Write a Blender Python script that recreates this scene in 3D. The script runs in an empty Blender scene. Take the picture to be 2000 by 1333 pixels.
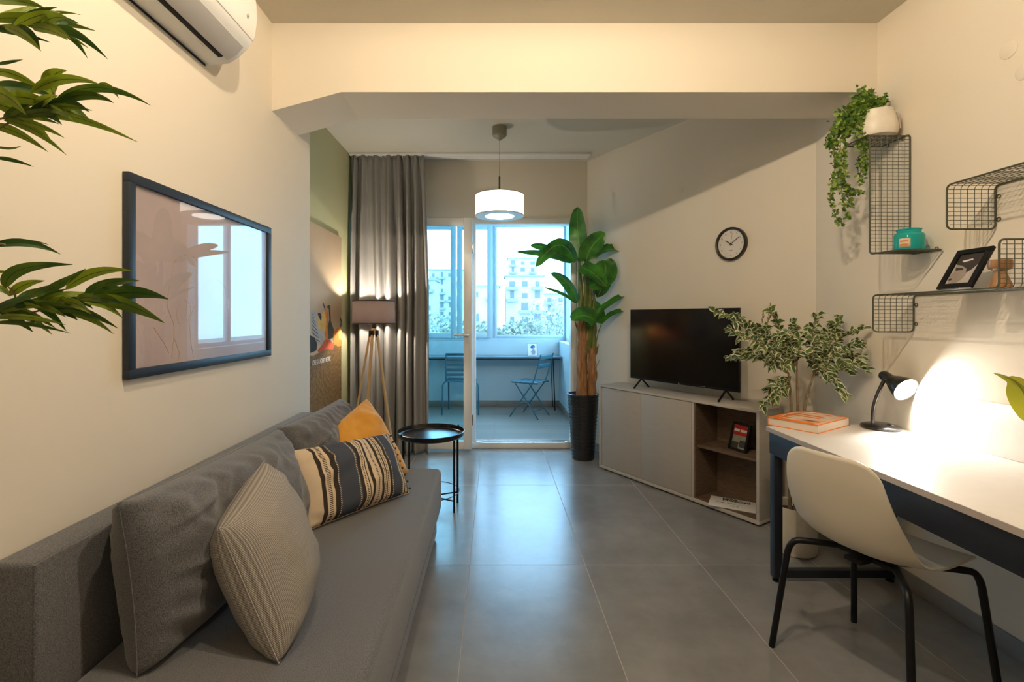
import bpy, bmesh, math, random
from mathutils import Vector, Matrix, noise
random.seed(7)
V = Vector
scn = bpy.context.scene
COL = scn.collection
PI = math.pi

# ------------------------------------------------------------------ camera, world, exposure
CX, CY, F, H = 966.0, 620.0, 950.0, 1.285
cam_d = bpy.data.cameras.new('camera'); cam = bpy.data.objects.new('camera', cam_d); COL.objects.link(cam)
cam.location = (0, 0, H); cam.rotation_euler = (PI/2, 0, 0)
cam_d.sensor_width = 36; cam_d.lens = 36*F/2000
cam_d.shift_x = (1000-CX)/2000; cam_d.shift_y = (CY-666.5)/2000
cam_d.clip_start = 0.02; cam_d.clip_end = 500
scn.camera = cam

scn.view_settings.view_transform = 'Standard'; scn.view_settings.look = 'None'
scn.view_settings.gamma = 1; scn.view_settings.use_curve_mapping = False
scn.view_settings.exposure = 0.0

w = bpy.data.worlds.new('overcast_sky'); scn.world = w; w.use_nodes = True
nt = w.node_tree; bgn = nt.nodes['Background']
tc = nt.nodes.new('ShaderNodeTexCoord'); nz = nt.nodes.new('ShaderNodeTexNoise'); nz.inputs['Scale'].default_value = 2.5
cr = nt.nodes.new('ShaderNodeValToRGB')
cr.color_ramp.elements[0].color = (0.30, 0.60, 1.0, 1); cr.color_ramp.elements[1].color = (0.38, 0.68, 1.0, 1)
nt.links.new(tc.outputs['Generated'], nz.inputs['Vector']); nt.links.new(nz.outputs['Fac'], cr.inputs['Fac'])
nt.links.new(cr.outputs['Color'], bgn.inputs['Color']); bgn.inputs['Strength'].default_value = 10.5

WARM = (1.0, 0.81, 0.575)
def lamp(name, loc, power, color, radius, parent=None, kind='POINT'):
    d = bpy.data.lights.new(name, kind); d.energy = power; d.color = color
    if kind == 'POINT': d.shadow_soft_size = radius
    o = bpy.data.objects.new(name, d); COL.objects.link(o)
    if parent is not None:
        o.parent = parent; o.matrix_local = MW[parent].inverted() @ Matrix.Translation(V(loc))
    else: o.location = loc
    return o

# ------------------------------------------------------------------ helpers
MW = {}
def at(px, py, Y):
    return V(((px-CX)*Y/F, Y, H+(CY-py)*Y/F))
def atX(px, py, X):
    Y = X*F/(px-CX); return V((X, Y, H+(CY-py)*Y/F))

def NT(m): m.use_nodes = True; return m.node_tree
def mat(name, col, rough=.6, metal=0, var=.05, vs=6, bump=0, bs=150, coat=0, spec=.5, detail=3, stretch=None, col2=None, trans=0):
    m = bpy.data.materials.new(name); t = NT(m); b = t.nodes['Principled BSDF']
    tc = t.nodes.new('ShaderNodeTexCoord'); mp = t.nodes.new('ShaderNodeMapping')
    if stretch: mp.inputs['Scale'].default_value = stretch
    t.links.new(tc.outputs['Object'], mp.inputs['Vector'])
    n = t.nodes.new('ShaderNodeTexNoise'); n.inputs['Scale'].default_value = vs; n.inputs['Detail'].default_value = detail
    t.links.new(mp.outputs['Vector'], n.inputs['Vector'])
    r = t.nodes.new('ShaderNodeValToRGB')
    c2 = col2 if col2 else tuple(min(1, c*(1+var)) for c in col)
    c1 = col if col2 else tuple(c*(1-var) for c in col)
    r.color_ramp.elements[0].color = (*c1, 1); r.color_ramp.elements[1].color = (*c2, 1)
    r.color_ramp.elements[0].position = .3; r.color_ramp.elements[1].position = .7
    t.links.new(n.outputs['Fac'], r.inputs['Fac']); t.links.new(r.outputs['Color'], b.inputs['Base Color'])
    b.inputs['Roughness'].default_value = rough; b.inputs['Metallic'].default_value = metal
    b.inputs['Specular IOR Level'].default_value = spec; b.inputs['Coat Weight'].default_value = coat
    b.inputs['Coat Roughness'].default_value = .08
    if bump:
        n2 = t.nodes.new('ShaderNodeTexNoise'); n2.inputs['Scale'].default_value = bs; n2.inputs['Detail'].default_value = 2
        t.links.new(mp.outputs['Vector'], n2.inputs['Vector'])
        bp = t.nodes.new('ShaderNodeBump'); bp.inputs['Strength'].default_value = bump; bp.inputs['Distance'].default_value = .002
        t.links.new(n2.outputs['Fac'], bp.inputs['Height']); t.links.new(bp.outputs['Normal'], b.inputs['Normal'])
    return m
def bsdf(m): return m.node_tree.nodes['Principled BSDF']
def emis(name, col, s):
    m = bpy.data.materials.new(name); t = NT(m); b = t.nodes['Principled BSDF']
    b.inputs['Base Color'].default_value = (.8, .8, .8, 1)
    b.inputs['Emission Color'].default_value = (*col, 1); b.inputs['Emission Strength'].default_value = s
    return m
def glass(name, tint=(.95, 1, .98), refl=1.5):
    m = bpy.data.materials.new(name); t = NT(m); t.nodes.clear()
    o = t.nodes.new('ShaderNodeOutputMaterial'); tr = t.nodes.new('ShaderNodeBsdfTransparent'); g = t.nodes.new('ShaderNodeBsdfGlossy')
    lw = t.nodes.new('ShaderNodeLayerWeight'); lw.inputs['Blend'].default_value = .5; mx = t.nodes.new('ShaderNodeMixShader')
    f0 = ((refl-1)/(refl+1))**2; pw = t.nodes.new('ShaderNodeMath'); pw.operation = 'POWER'; t.links.new(lw.outputs['Facing'], pw.inputs[0]); pw.inputs[1].default_value = 5
    ma = t.nodes.new('ShaderNodeMath'); ma.operation = 'MULTIPLY_ADD'; t.links.new(pw.outputs[0], ma.inputs[0]); ma.inputs[1].default_value = 1-f0; ma.inputs[2].default_value = f0; fr = ma
    tr.inputs['Color'].default_value = (*tint, 1); g.inputs['Roughness'].default_value = .01
    t.links.new(fr.outputs[0], mx.inputs[0]); t.links.new(tr.outputs[0], mx.inputs[1]); t.links.new(g.outputs[0], mx.inputs[2])
    t.links.new(mx.outputs[0], o.inputs['Surface']); return m

def obj(name, bm, m, parent=None, smooth=True, local=False, ang=40):
    me = bpy.data.meshes.new(name)
    if parent is not None and not local: bm.transform(MW[parent].inverted())
    bmesh.ops.recalc_face_normals(bm, faces=bm.faces[:])
    bm.to_mesh(me); bm.free()
    for mm in (m if isinstance(m, (list, tuple)) else [m]): me.materials.append(mm)
    if smooth:
        for p in me.polygons: p.use_smooth = True
        try: me.set_sharp_from_angle(angle=math.radians(ang))
        except Exception: pass
    o = bpy.data.objects.new(name, me); COL.objects.link(o)
    if parent is not None: o.parent = parent; MW[o] = MW[parent]
    else: MW[o] = Matrix.Identity(4)
    return o
def tag(o, label=None, cat=None, group=None, kind=None):
    if label: o['label'] = label
    if cat: o['category'] = cat
    if group: o['group'] = group
    if kind: o['kind'] = kind
    return o
def thing(name, label, cat, loc=(0,0,0), mtx=None, group=None):
    o = bpy.data.objects.new(name, None); COL.objects.link(o)
    M = mtx if mtx is not None else Matrix.Translation(V(loc))
    o.matrix_world = M; MW[o] = M; o.empty_display_size = .05
    return tag(o, label, cat, group)
def struct(name, bm, m, parent=None, **k):
    o = obj(name, bm, m, parent, **k)
    if parent is None: o['kind'] = 'structure'
    return o
def dup(root, mtx, label):
    r = root.copy(); COL.objects.link(r); r.matrix_world = mtx; MW[r] = mtx; r['label'] = label
    def rec(a, b):
        for ch in list(a.children):
            c = ch.copy(); COL.objects.link(c); c.parent = b; rec(ch, c)
    rec(root, r); return r
def basis(o, x, y, z):
    return Matrix(((x[0], y[0], z[0], o[0]), (x[1], y[1], z[1], o[1]), (x[2], y[2], z[2], o[2]), (0, 0, 0, 1)))
NB = bmesh.new

def box(bm, x0, x1, y0, y1, z0, z1, bev=0, M=None, seg=2, mi=0):
    vs = [bm.verts.new((x, y, z)) for x in (x0, x1) for y in (y0, y1) for z in (z0, z1)]
    fs = [bm.faces.new([vs[i] for i in f]) for f in ((0,1,3,2),(4,6,7,5),(0,4,5,1),(2,3,7,6),(0,2,6,4),(1,5,7,3))]
    for f in fs: f.material_index = mi
    if bev:
        es = list({e for f in fs for e in f.edges})
        r = bmesh.ops.bevel(bm, geom=es, offset=bev, segments=seg, affect='EDGES', profile=.5)
        vs = list({v for f in r['faces'] for v in f.verts} | {v for v in vs if v.is_valid})
    if M is not None:
        for v in vs: v.co = M @ v.co
    return bm
def prism(bm, poly, axis, a, b, M=None, mi=0):
    """poly of 2D points extruded along axis ('x','y','z') from a to b"""
    def P(p, t):
        q = {'x': (t, p[0], p[1]), 'y': (p[0], t, p[1]), 'z': (p[0], p[1], t)}[axis]
        return M @ V(q) if M is not None else V(q)
    A = [bm.verts.new(P(p, a)) for p in poly]; B = [bm.verts.new(P(p, b)) for p in poly]
    n = len(poly); fs = [bm.faces.new(A), bm.faces.new(B[::-1])]
    for i in range(n): fs.append(bm.faces.new([A[i], B[i], B[(i+1) % n], A[(i+1) % n]]))
    for f in fs: f.material_index = mi
    return bm
def tube(bm, pts, r, n=10, closed=False, caps=True, mi=0):
    pts = [V(p) for p in pts]; m = len(pts)
    rs = r if isinstance(r, (list, tuple)) else [r]*m
    rings = []; up = None
    for i, p in enumerate(pts):
        if closed: t = (pts[(i+1) % m]-pts[i-1]).normalized()
        else: t = (pts[min(i+1, m-1)]-pts[max(i-1, 0)]).normalized()
        if up is None:
            up = V((0, 0, 1)) if abs(t.z) < .9 else V((1, 0, 0))
        u = (up - t*up.dot(t))
        if u.length < 1e-6: u = t.orthogonal()
        u.normalize(); up = u; v = t.cross(u)
        rings.append([bm.verts.new(p+(u*math.cos(2*PI*k/n)+v*math.sin(2*PI*k/n))*rs[i]) for k in range(n)])
    for i in range(m if closed else m-1):
        A, B = rings[i], rings[(i+1) % m]
        for k in range(n):
            f = bm.faces.new([A[k], A[(k+1) % n], B[(k+1) % n], B[k]]); f.material_index = mi
    if caps and not closed:
        bm.faces.new(rings[0][::-1]).material_index = mi; bm.faces.new(rings[-1]).material_index = mi
    return bm
def lathe(bm, prof, c=(0,0,0), n=32, M=None, mi=0, closed=False):
    c = V(c); rings = []
    for (r, z) in prof:
        if r < 1e-6: q = [bm.verts.new(c+V((0, 0, z)))]
        else: q = [bm.verts.new(c+V((r*math.cos(2*PI*k/n), r*math.sin(2*PI*k/n), z))) for k in range(n)]
        rings.append(q)
    prs = list(zip(rings, rings[1:])) + ([(rings[-1], rings[0])] if closed else [])
    for A, B in prs:
        for k in range(n):
            a, b = A[k % len(A)], A[(k+1) % len(A)]; d, e = B[k % len(B)], B[(k+1) % len(B)]
            vs = []
            for v in (a, b, e, d):
                if v not in vs: vs.append(v)
            if len(vs) > 2: bm.faces.new(vs).material_index = mi
    if M is not None:
        for q in rings:
            for v in q: v.co = M @ v.co
    return bm
def fillet(pts, r, closed=False, n=5):
    pts = [V(p) for p in pts]; m = len(pts); out = []
    for i, p in enumerate(pts):
        if not closed and i in (0, m-1): out.append(p); continue
        a, b = pts[i-1], pts[(i+1) % m]
        ra = min(r, (a-p).length*.49); rb = min(r, (b-p).length*.49)
        A = p+(a-p).normalized()*ra; B = p+(b-p).normalized()*rb
        for k in range(n+1):
            t = k/n; out.append(A*(1-t)**2+p*2*t*(1-t)+B*t*t)
    return out
def cat(pts, n=6):
    pts = [V(p) for p in pts]; out = []
    for i in range(len(pts)-1):
        p0 = pts[max(i-1, 0)]; p1 = pts[i]; p2 = pts[i+1]; p3 = pts[min(i+2, len(pts)-1)]
        for k in range(n):
            t = k/n
            out.append(.5*((2*p1)+(p2-p0)*t+(2*p0-5*p1+4*p2-p3)*t*t+(3*p1-p0-3*p2+p3)*t**3))
    out.append(pts[-1]); return out
CAMP = V((0, 0, H))
def leaf(bm, uv, a, b, c, wd, roll=0., fold=.25, n=8, mi=0, shape=1.0, face=None, peak=.4):
    """leaf blade along a-b-c, width wd, facing roughly 'face' and rolled"""
    P = [a*(1-t)**2+b*2*t*(1-t)+c*t*t for t in [k/n for k in range(n+1)]]
    rows = []
    for i, p in enumerate(P):
        t = i/n; T = (P[min(i+1, n)]-P[max(i-1, 0)]).normalized()
        fv = (face if face is not None else (CAMP-p)).normalized()
        S = T.cross(fv)
        if S.length < 1e-4: S = T.orthogonal()
        S.normalize(); N = S.cross(T).normalized()
        S = (S*math.cos(roll)+N*math.sin(roll)).normalized(); N = S.cross(T).normalized()
        q = t**peak if t > 0 else 0
        wv = wd*.5*(math.sin(PI*min(1, t**(.7 if peak < .5 else 1.0))))**shape if 0 < t < 1 else wd*.02
        rows.append([bm.verts.new(p-S*wv+N*wv*fold), bm.verts.new(p-S*wv*.5+N*wv*fold*.45), bm.verts.new(p), bm.verts.new(p+S*wv*.5+N*wv*fold*.45), bm.verts.new(p+S*wv+N*wv*fold)])
    for i in range(n):
        for k in range(4):
            f = bm.faces.new([rows[i][k], rows[i][k+1], rows[i+1][k+1], rows[i+1][k]]); f.material_index = mi
            for l, (uu, vv) in zip(f.loops, ((i, k), (i, k+1), (i+1, k+1), (i+1, k))): l[uv].uv = (uu/n, vv/4)
def text(name, s, size, M, m, parent, ext=.0006, align='CENTER', bold=0, sx=1):
    c = bpy.data.curves.new(name, 'FONT'); c.body = s; c.size = size; c.align_x = align; c.align_y = 'CENTER'; c.extrude = ext; c.offset = bold
    t = bpy.data.objects.new(name, c); COL.objects.link(t)
    me = bpy.data.meshes.new_from_object(t.evaluated_get(bpy.context.evaluated_depsgraph_get()))
    bpy.data.objects.remove(t)
    me.transform(Matrix.Diagonal((sx, 1, 1, 1))); me.transform(MW[parent].inverted() @ M)
    me.materials.clear(); me.materials.append(m); me.name = name
    o = bpy.data.objects.new(name, me); COL.objects.link(o); o.parent = parent; MW[o] = MW[parent]; return o

def math_node(t, op, a, b=None, c=None):
    n = t.nodes.new('ShaderNodeMath'); n.operation = op
    for i, v in enumerate((a, b, c)):
        if v is None: continue
        if isinstance(v, (int, float)): n.inputs[i].default_value = v
        else: t.links.new(v, n.inputs[i])
    return n.outputs[0]
def mixc(t, f, a, b):
    n = t.nodes.new('ShaderNodeMix'); n.data_type = 'RGBA'
    if isinstance(f, (int, float)): n.inputs[0].default_value = f
    else: t.links.new(f, n.inputs[0])
    for i, v in ((6, a), (7, b)):
        if isinstance(v, tuple): n.inputs[i].default_value = (*v, 1)
        else: t.links.new(v, n.inputs[i])
    return n.outputs[2]

# ------------------------------------------------------------------ materials
M_wall = mat('cream_paint', (.76, .69, .575), .75, var=.012, vs=2, bump=.05, bs=90)
M_wallw = mat('white_paint', (.80, .79, .75), .75, var=.012, vs=2, bump=.05, bs=90)
M_green = mat('olive_green_paint', (.47, .47, .28), .75, var=.02, vs=2, bump=.05, bs=90)
M_ceil = mat('ceiling_paint', (.62, .585, .50), .85, var=.012, vs=2)
M_balc = mat('balcony_paint', (.52, .61, .64), .75, var=.015, vs=2, bump=.05)
M_upvc = mat('white_upvc', (.84, .83, .80), .3, var=.01)
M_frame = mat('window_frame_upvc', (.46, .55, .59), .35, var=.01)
M_black = mat('black_metal', (.005, .005, .006), .42, var=.1, vs=30, bump=.1, bs=400, spec=.3)
M_glass = glass('window_glass')
M_doorglass = glass('door_glass', (.80, .93, .93), 1.45)
M_sofa = mat('grey_melange_fabric', (.040, .041, .045), .9, vs=480, col2=(.205, .208, .222), bump=.6, bs=700, spec=.2, detail=4)
bsdf(M_sofa).inputs['Sheen Weight'].default_value = .35
M_curt = mat('taupe_curtain_fabric', (.27, .26, .25), .9, vs=500, col2=(.36, .35, .34), bump=.3, bs=800, spec=.15)
M_navy = mat('navy_steel', (.009, .012, .020), .45, var=.1, vs=60, bump=.15, bs=500)
M_desk = mat('white_laminate', (.76, .72, .68), .42, var=.02, vs=20)
M_edge = mat('laminate_edge', (.42, .36, .32), .5, var=.04, vs=40)
M_cab = mat('pale_grey_laminate', (.41, .385, .35), .5, var=.03, vs=4, stretch=(2, 2, 14))
M_cabframe = mat('white_oak_laminate', (.47, .44, .40), .5, var=.05, vs=6, stretch=(1, 1, 12))
M_wood = mat('dark_oak_laminate', (.095, .06, .038), .55, vs=5, col2=(.17, .115, .075), stretch=(3, 3, 40))
M_pine = mat('pale_pine', (.52, .34, .15), .5, vs=8, col2=(.66, .46, .24), stretch=(12, 12, 1))
M_turn = mat('varnished_wood', (.28, .14, .055), .3, vs=9, col2=(.42, .23, .10), stretch=(10, 10, 1), coat=.5)
M_shell = mat('cream_plastic', (.68, .62, .51), .45, var=.015, vs=3)
M_wire = mat('bronze_green_wire', (.085, .085, .055), .5, metal=.3, var=.15, vs=60)
M_white = mat('white_plastic', (.82, .81, .78), .35, var=.01)
M_ac = mat('ac_white_plastic', (.80, .79, .76), .35, var=.01)
M_acg = mat('ac_grey_plastic', (.50, .48, .46), .5, var=.02)
M_dark = mat('dark_gap', (.01, .01, .01), .8, var=.1)
M_pot = mat('cream_ceramic', (.78, .72, .62), .4, var=.04, vs=12)
M_soil = mat('dark_soil', (.03, .025, .02), .95, vs=60, col2=(.08, .06, .04), bump=.8, bs=80)
M_bark = mat('branch_bark', (.14, .10, .05), .85, vs=25, col2=(.30, .22, .12), bump=.6, bs=120)
M_blue = mat('blue_grey_painted_steel', (.035, .125, .165), .4, var=.06, vs=20)
M_paper = mat('white_paper', (.74, .72, .69), .7, var=.02)
M_ink = mat('black_ink', (.02, .02, .02), .6, var=.1)
M_chrome = mat('brushed_steel', (.6, .58, .55), .25, metal=1, var=.05)
M_flat = {}
def flat(n, c, r=.7, e=None):
    if n not in M_flat: M_flat[n] = mat(n, c, r, var=.12, vs=25)
    return M_flat[n]

def tile_mat():
    m = bpy.data.materials.new('grey_porcelain_tiles'); t = NT(m); b = t.nodes['Principled BSDF']
    g = t.nodes.new('ShaderNodeNewGeometry'); s = t.nodes.new('ShaderNodeSeparateXYZ'); t.links.new(g.outputs['Position'], s.inputs[0])
    def line(o, off, per, wd):
        a = math_node(t, 'ADD', o, off); a = math_node(t, 'DIVIDE', a, per); fl = math_node(t, 'FLOOR', a)
        fr = math_node(t, 'FRACT', a); d = math_node(t, 'ABSOLUTE', math_node(t, 'SUBTRACT', fr, .5))
        return math_node(t, 'GREATER_THAN', d, .5-wd/per/2), fl
    lx, ix = line(s.outputs[0], .130+6, .6, .0035); ly, iy = line(s.outputs[1], 12-2.522, 1.2, .0035)
    gr = math_node(t, 'MAXIMUM', lx, ly)
    wn = t.nodes.new('ShaderNodeTexWhiteNoise'); wn.noise_dimensions = '2D'
    cmb = t.nodes.new('ShaderNodeCombineXYZ'); t.links.new(ix, cmb.inputs[0]); t.links.new(iy, cmb.inputs[1]); t.links.new(cmb.outputs[0], wn.inputs['Vector'])
    n1 = t.nodes.new('ShaderNodeTexNoise'); n1.inputs['Scale'].default_value = 3; n1.inputs['Detail'].default_value = 8; n1.inputs['Roughness'].default_value = .65
    vm = t.nodes.new('ShaderNodeVectorMath'); vm.operation = 'ADD'; t.links.new(g.outputs['Position'], vm.inputs[0]); t.links.new(wn.outputs['Color'], vm.inputs[1])
    t.links.new(vm.outputs[0], n1.inputs['Vector'])
    r = t.nodes.new('ShaderNodeValToRGB'); r.color_ramp.elements[0].color = (.185, .18, .175, 1); r.color_ramp.elements[1].color = (.285, .28, .27, 1)
    r.color_ramp.elements[0].position = .3; r.color_ramp.elements[1].position = .75
    t.links.new(n1.outputs['Fac'], r.inputs[0])
    c = mixc(t, gr, r.outputs[0], (.36, .32, .27)); t.links.new(c, b.inputs['Base Color'])
    ro = math_node(t, 'MULTIPLY_ADD', n1.outputs['Fac'], .12, .17); ro = math_node(t, 'MAXIMUM', ro, math_node(t, 'MULTIPLY', gr, .8))
    t.links.new(ro, b.inputs['Roughness']); b.inputs['Specular IOR Level'].default_value = .75
    bp = t.nodes.new('ShaderNodeBump'); bp.inputs['Strength'].default_value = .25; bp.inputs['Distance'].default_value = .002
    t.links.new(math_node(t, 'SUBTRACT', math_node(t, 'MULTIPLY', n1.outputs['Fac'], .3), gr), bp.inputs['Height']); t.links.new(bp.outputs[0], b.inputs['Normal'])
    return m
def plank_mat():
    m = bpy.data.materials.new('grey_wood_look_tiles'); t = NT(m); b = t.nodes['Principled BSDF']
    g = t.nodes.new('ShaderNodeNewGeometry'); mp = t.nodes.new('ShaderNodeMapping'); t.links.new(g.outputs['Position'], mp.inputs[0])
    br = t.nodes.new('ShaderNodeTexBrick'); br.inputs['Scale'].default_value = 1; br.inputs['Brick Width'].default_value = 1.2; br.inputs['Row Height'].default_value = .2
    br.inputs['Mortar Size'].default_value = .002; br.inputs['Color1'].default_value = (.30, .26, .22, 1); br.inputs['Color2'].default_value = (.40, .35, .31, 1); br.inputs['Mortar'].default_value = (.14, .12, .1, 1)
    t.links.new(mp.outputs[0], br.inputs['Vector'])
    n = t.nodes.new('ShaderNodeTexNoise'); mp2 = t.nodes.new('ShaderNodeMapping'); mp2.inputs['Scale'].default_value = (2, 40, 1); t.links.new(g.outputs['Position'], mp2.inputs[0]); t.links.new(mp2.outputs[0], n.inputs['Vector'])
    n.inputs['Scale'].default_value = 2; n.inputs['Detail'].default_value = 5
    c = mixc(t, math_node(t, 'MULTIPLY', n.outputs['Fac'], .5), br.outputs['Color'], (.18, .15, .12)); t.links.new(c, b.inputs['Base Color'])
    b.inputs['Roughness'].default_value = .32; return m
M_tile = tile_mat(); M_plank = plank_mat()
M_base = mat('tile_baseboard', (.22, .215, .21), .4, var=.15, vs=5)
M_basew = mat('wood_look_baseboard', (.25, .20, .16), .45, var=.2, vs=4, stretch=(2, 2, 20))

def stripe_mat():
    m = bpy.data.materials.new('striped_woven_cotton'); t = NT(m); b = t.nodes['Principled BSDF']
    uv = t.nodes.new('ShaderNodeUVMap'); s = t.nodes.new('ShaderNodeSeparateXYZ'); t.links.new(uv.outputs[0], s.inputs[0])
    n = t.nodes.new('ShaderNodeTexNoise'); n.inputs['Scale'].default_value = 5; t.links.new(uv.outputs[0], n.inputs['Vector'])
    u = math_node(t, 'ADD', s.outputs[0], math_node(t, 'MULTIPLY', math_node(t, 'SUBTRACT', n.outputs['Fac'], .5), .012))
    K = (.045, .035, .028); C = (.66, .53, .38); B = (.062, .072, .098)
    seq = [(0, C), (.115, K), (.145, C), (.215, K), (.255, B), (.265, B), (.42, B), (.445, K), (.47, C), (.505, K), (.515, C), (.535, K), (.56, C), (.645, K), (.672, C), (.70, K), (.712, C), (.745, K), (.772, B), (.90, C), (.915, K), (.93, C), (.96, K), (.975, C)]
    r = t.nodes.new('ShaderNodeValToRGB'); cr = r.color_ramp; cr.interpolation = 'CONSTANT'
    cr.elements[0].position = 0; cr.elements[0].color = (*seq[0][1], 1); cr.elements[1].position = seq[1][0]; cr.elements[1].color = (*seq[1][1], 1)
    for p, c in seq[2:]:
        e = cr.elements.new(p); e.color = (*c, 1)
    t.links.new(u, r.inputs[0])
    # stitched dashes
    dash = math_node(t, 'GREATER_THAN', math_node(t, 'FRACT', math_node(t, 'MULTIPLY', s.outputs[1], 44)), .5)
    def band(a, b2): return math_node(t, 'MULTIPLY', math_node(t, 'GREATER_THAN', u, a), math_node(t, 'LESS_THAN', u, b2))
    dk = None
    for a, b2 in ((.008, .022), (.165, .195), (.486, .497), (.548, .556), (.60, .618), (.686, .696), (.722, .735), (.94, .952)):
        x = band(a, b2); dk = x if dk is None else math_node(t, 'MAXIMUM', dk, x)
    lt = None
    for a, b2 in ((.258, .268), (.425, .437), (.775, .785), (.89, .898)):
        x = band(a, b2); lt = x if lt is None else math_node(t, 'MAXIMUM', lt, x)
    c = mixc(t, math_node(t, 'MULTIPLY', dk, dash), r.outputs[0], K); c = mixc(t, math_node(t, 'MULTIPLY', lt, dash), c, C)
    t.links.new(c, b.inputs['Base Color']); b.inputs['Roughness'].default_value = .9; b.inputs['Specular IOR Level'].default_value = .2
    n2 = t.nodes.new('ShaderNodeTexNoise'); n2.inputs['Scale'].default_value = 160; t.links.new(uv.outputs[0], n2.inputs['Vector'])
    bp = t.nodes.new('ShaderNodeBump'); bp.inputs['Strength'].default_value = .5; bp.inputs['Distance'].default_value = .002; t.links.new(n2.outputs['Fac'], bp.inputs['Height']); t.links.new(bp.outputs[0], b.inputs['Normal'])
    return m
def weave_mat():
    m = bpy.data.materials.new('beige_grey_waffle_weave'); t = NT(m); b = t.nodes['Principled BSDF']
    uv = t.nodes.new('ShaderNodeUVMap'); s = t.nodes.new('ShaderNodeSeparateXYZ'); t.links.new(uv.outputs[0], s.inputs[0])
    N = 58
    a = math_node(t, 'SINE', math_node(t, 'MULTIPLY', math_node(t, 'ADD', s.outputs[0], s.outputs[1]), 2*PI*N*.8))
    c = math_node(t, 'SINE', math_node(t, 'MULTIPLY', math_node(t, 'SUBTRACT', s.outputs[0], s.outputs[1]), 2*PI*N*.8))
    p = math_node(t, 'MULTIPLY', a, c); p = math_node(t, 'MULTIPLY_ADD', p, .5, .5)
    r = t.nodes.new('ShaderNodeValToRGB'); r.color_ramp.elements[0].color = (.20, .185, .175, 1); r.color_ramp.elements[1].color = (.43, .40, .37, 1)
    r.color_ramp.elements[0].position = .25; r.color_ramp.elements[1].position = .65
    t.links.new(p, r.inputs[0]); t.links.new(r.outputs[0], b.inputs['Base Color']); b.inputs['Roughness'].default_value = .95; b.inputs['Specular IOR Level'].default_value = .15
    bp = t.nodes.new('ShaderNodeBump'); bp.inputs['Strength'].default_value = .7; bp.inputs['Distance'].default_value = .003; t.links.new(p, bp.inputs['Height']); t.links.new(bp.outputs[0], b.inputs['Normal'])
    return m
M_yellow = mat('mustard_velvet', (.62, .28, .035), .85, vs=12, col2=(.74, .37, .06), bump=.3, bs=500, spec=.2)
bsdf(M_yellow).inputs['Sheen Weight'].default_value = .4
M_stripe = stripe_mat(); M_weave = weave_mat()

def leaf_mat(name, c1, c2, vein=(.3, .45, .1), rough=.4, trans=.25, edge=None, edge_w=.62, vs=6):
    m = bpy.data.materials.new(name); t = NT(m); b = t.nodes['Principled BSDF']
    uv = t.nodes.new('ShaderNodeUVMap'); s = t.nodes.new('ShaderNodeSeparateXYZ'); t.links.new(uv.outputs[0], s.inputs[0])
    g = t.nodes.new('ShaderNodeNewGeometry'); n = t.nodes.new('ShaderNodeTexNoise'); n.inputs['Scale'].default_value = vs; t.links.new(g.outputs['Position'], n.inputs['Vector'])
    r = t.nodes.new('ShaderNodeValToRGB'); r.color_ramp.elements[0].color = (*c1, 1); r.color_ramp.elements[1].color = (*c2, 1); r.color_ramp.elements[0].position = .38; r.color_ramp.elements[1].position = .62
    rnd = math_node(t, 'ADD', math_node(t, 'MULTIPLY', n.outputs['Fac'], .6), math_node(t, 'MULTIPLY', g.outputs['Random Per Island'], .4))
    t.links.new(rnd, r.inputs[0])
    d = math_node(t, 'MULTIPLY', math_node(t, 'ABSOLUTE', math_node(t, 'SUBTRACT', s.outputs[1], .5)), 2)
    c = mixc(t, math_node(t, 'LESS_THAN', d, .06), r.outputs[0], vein)
    if edge:
        n2 = t.nodes.new('ShaderNodeTexNoise'); n2.inputs['Scale'].default_value = 60; t.links.new(g.outputs['Position'], n2.inputs['Vector'])
        e = math_node(t, 'ADD', d, math_node(t, 'MULTIPLY', math_node(t, 'SUBTRACT', n2.outputs['Fac'], .5), .9))
        c = mixc(t, math_node(t, 'GREATER_THAN', e, edge_w), c, edge)
    t.links.new(c, b.inputs['Base Color']); b.inputs['Roughness'].default_value = rough
    tr = t.nodes.new('ShaderNodeBsdfTranslucent'); t.links.new(c, tr.inputs['Color'])
    mx = t.nodes.new('ShaderNodeMixShader'); mx.inputs[0].default_value = trans
    t.links.new(b.outputs[0], mx.inputs[1]); t.links.new(tr.outputs[0], mx.inputs[2]); t.links.new(mx.outputs[0], t.nodes['Material Output'].inputs['Surface'])
    return m
ML_banana = leaf_mat('banana_leaf', (.018, .095, .018), (.08, .31, .03), (.14, .34, .05), .3, .3, vs=9)
ML_bamboo = leaf_mat('bamboo_leaf', (.035, .09, .008), (.22, .29, .012), (.015, .04, .004), .6, .3, vs=9)

ML_ficus = leaf_mat('variegated_ficus_leaf', (.025, .07, .018), (.11, .19, .035), (.12, .17, .05), .45, .15, edge=(.70, .68, .46), edge_w=.66, vs=10)
ML_trail = leaf_mat('trailing_fern_leaf', (.05, .14, .02), (.27, .40, .05), (.12, .22, .05), .5, .2, vs=14)
ML_lime = leaf_mat('yellow_green_leaf', (.30, .36, .02), (.52, .52, .04), (.25, .3, .02), .4, .3, vs=8)

# ================================================================== THE ROOM
XR, XL, XG = 1.97, -1.147, -1.365
ZC1, ZC2 = 2.80, 2.82
YB = -3.6
YD, YDo = 4.78, 5.03
XD0, XD1, ZD = -1.16, .80, 2.256
KX, KY = .911, YD            # corner of door wall and diagonal wall
QX, QY = XR, 2.98            # corner of diagonal wall and right wall

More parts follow.
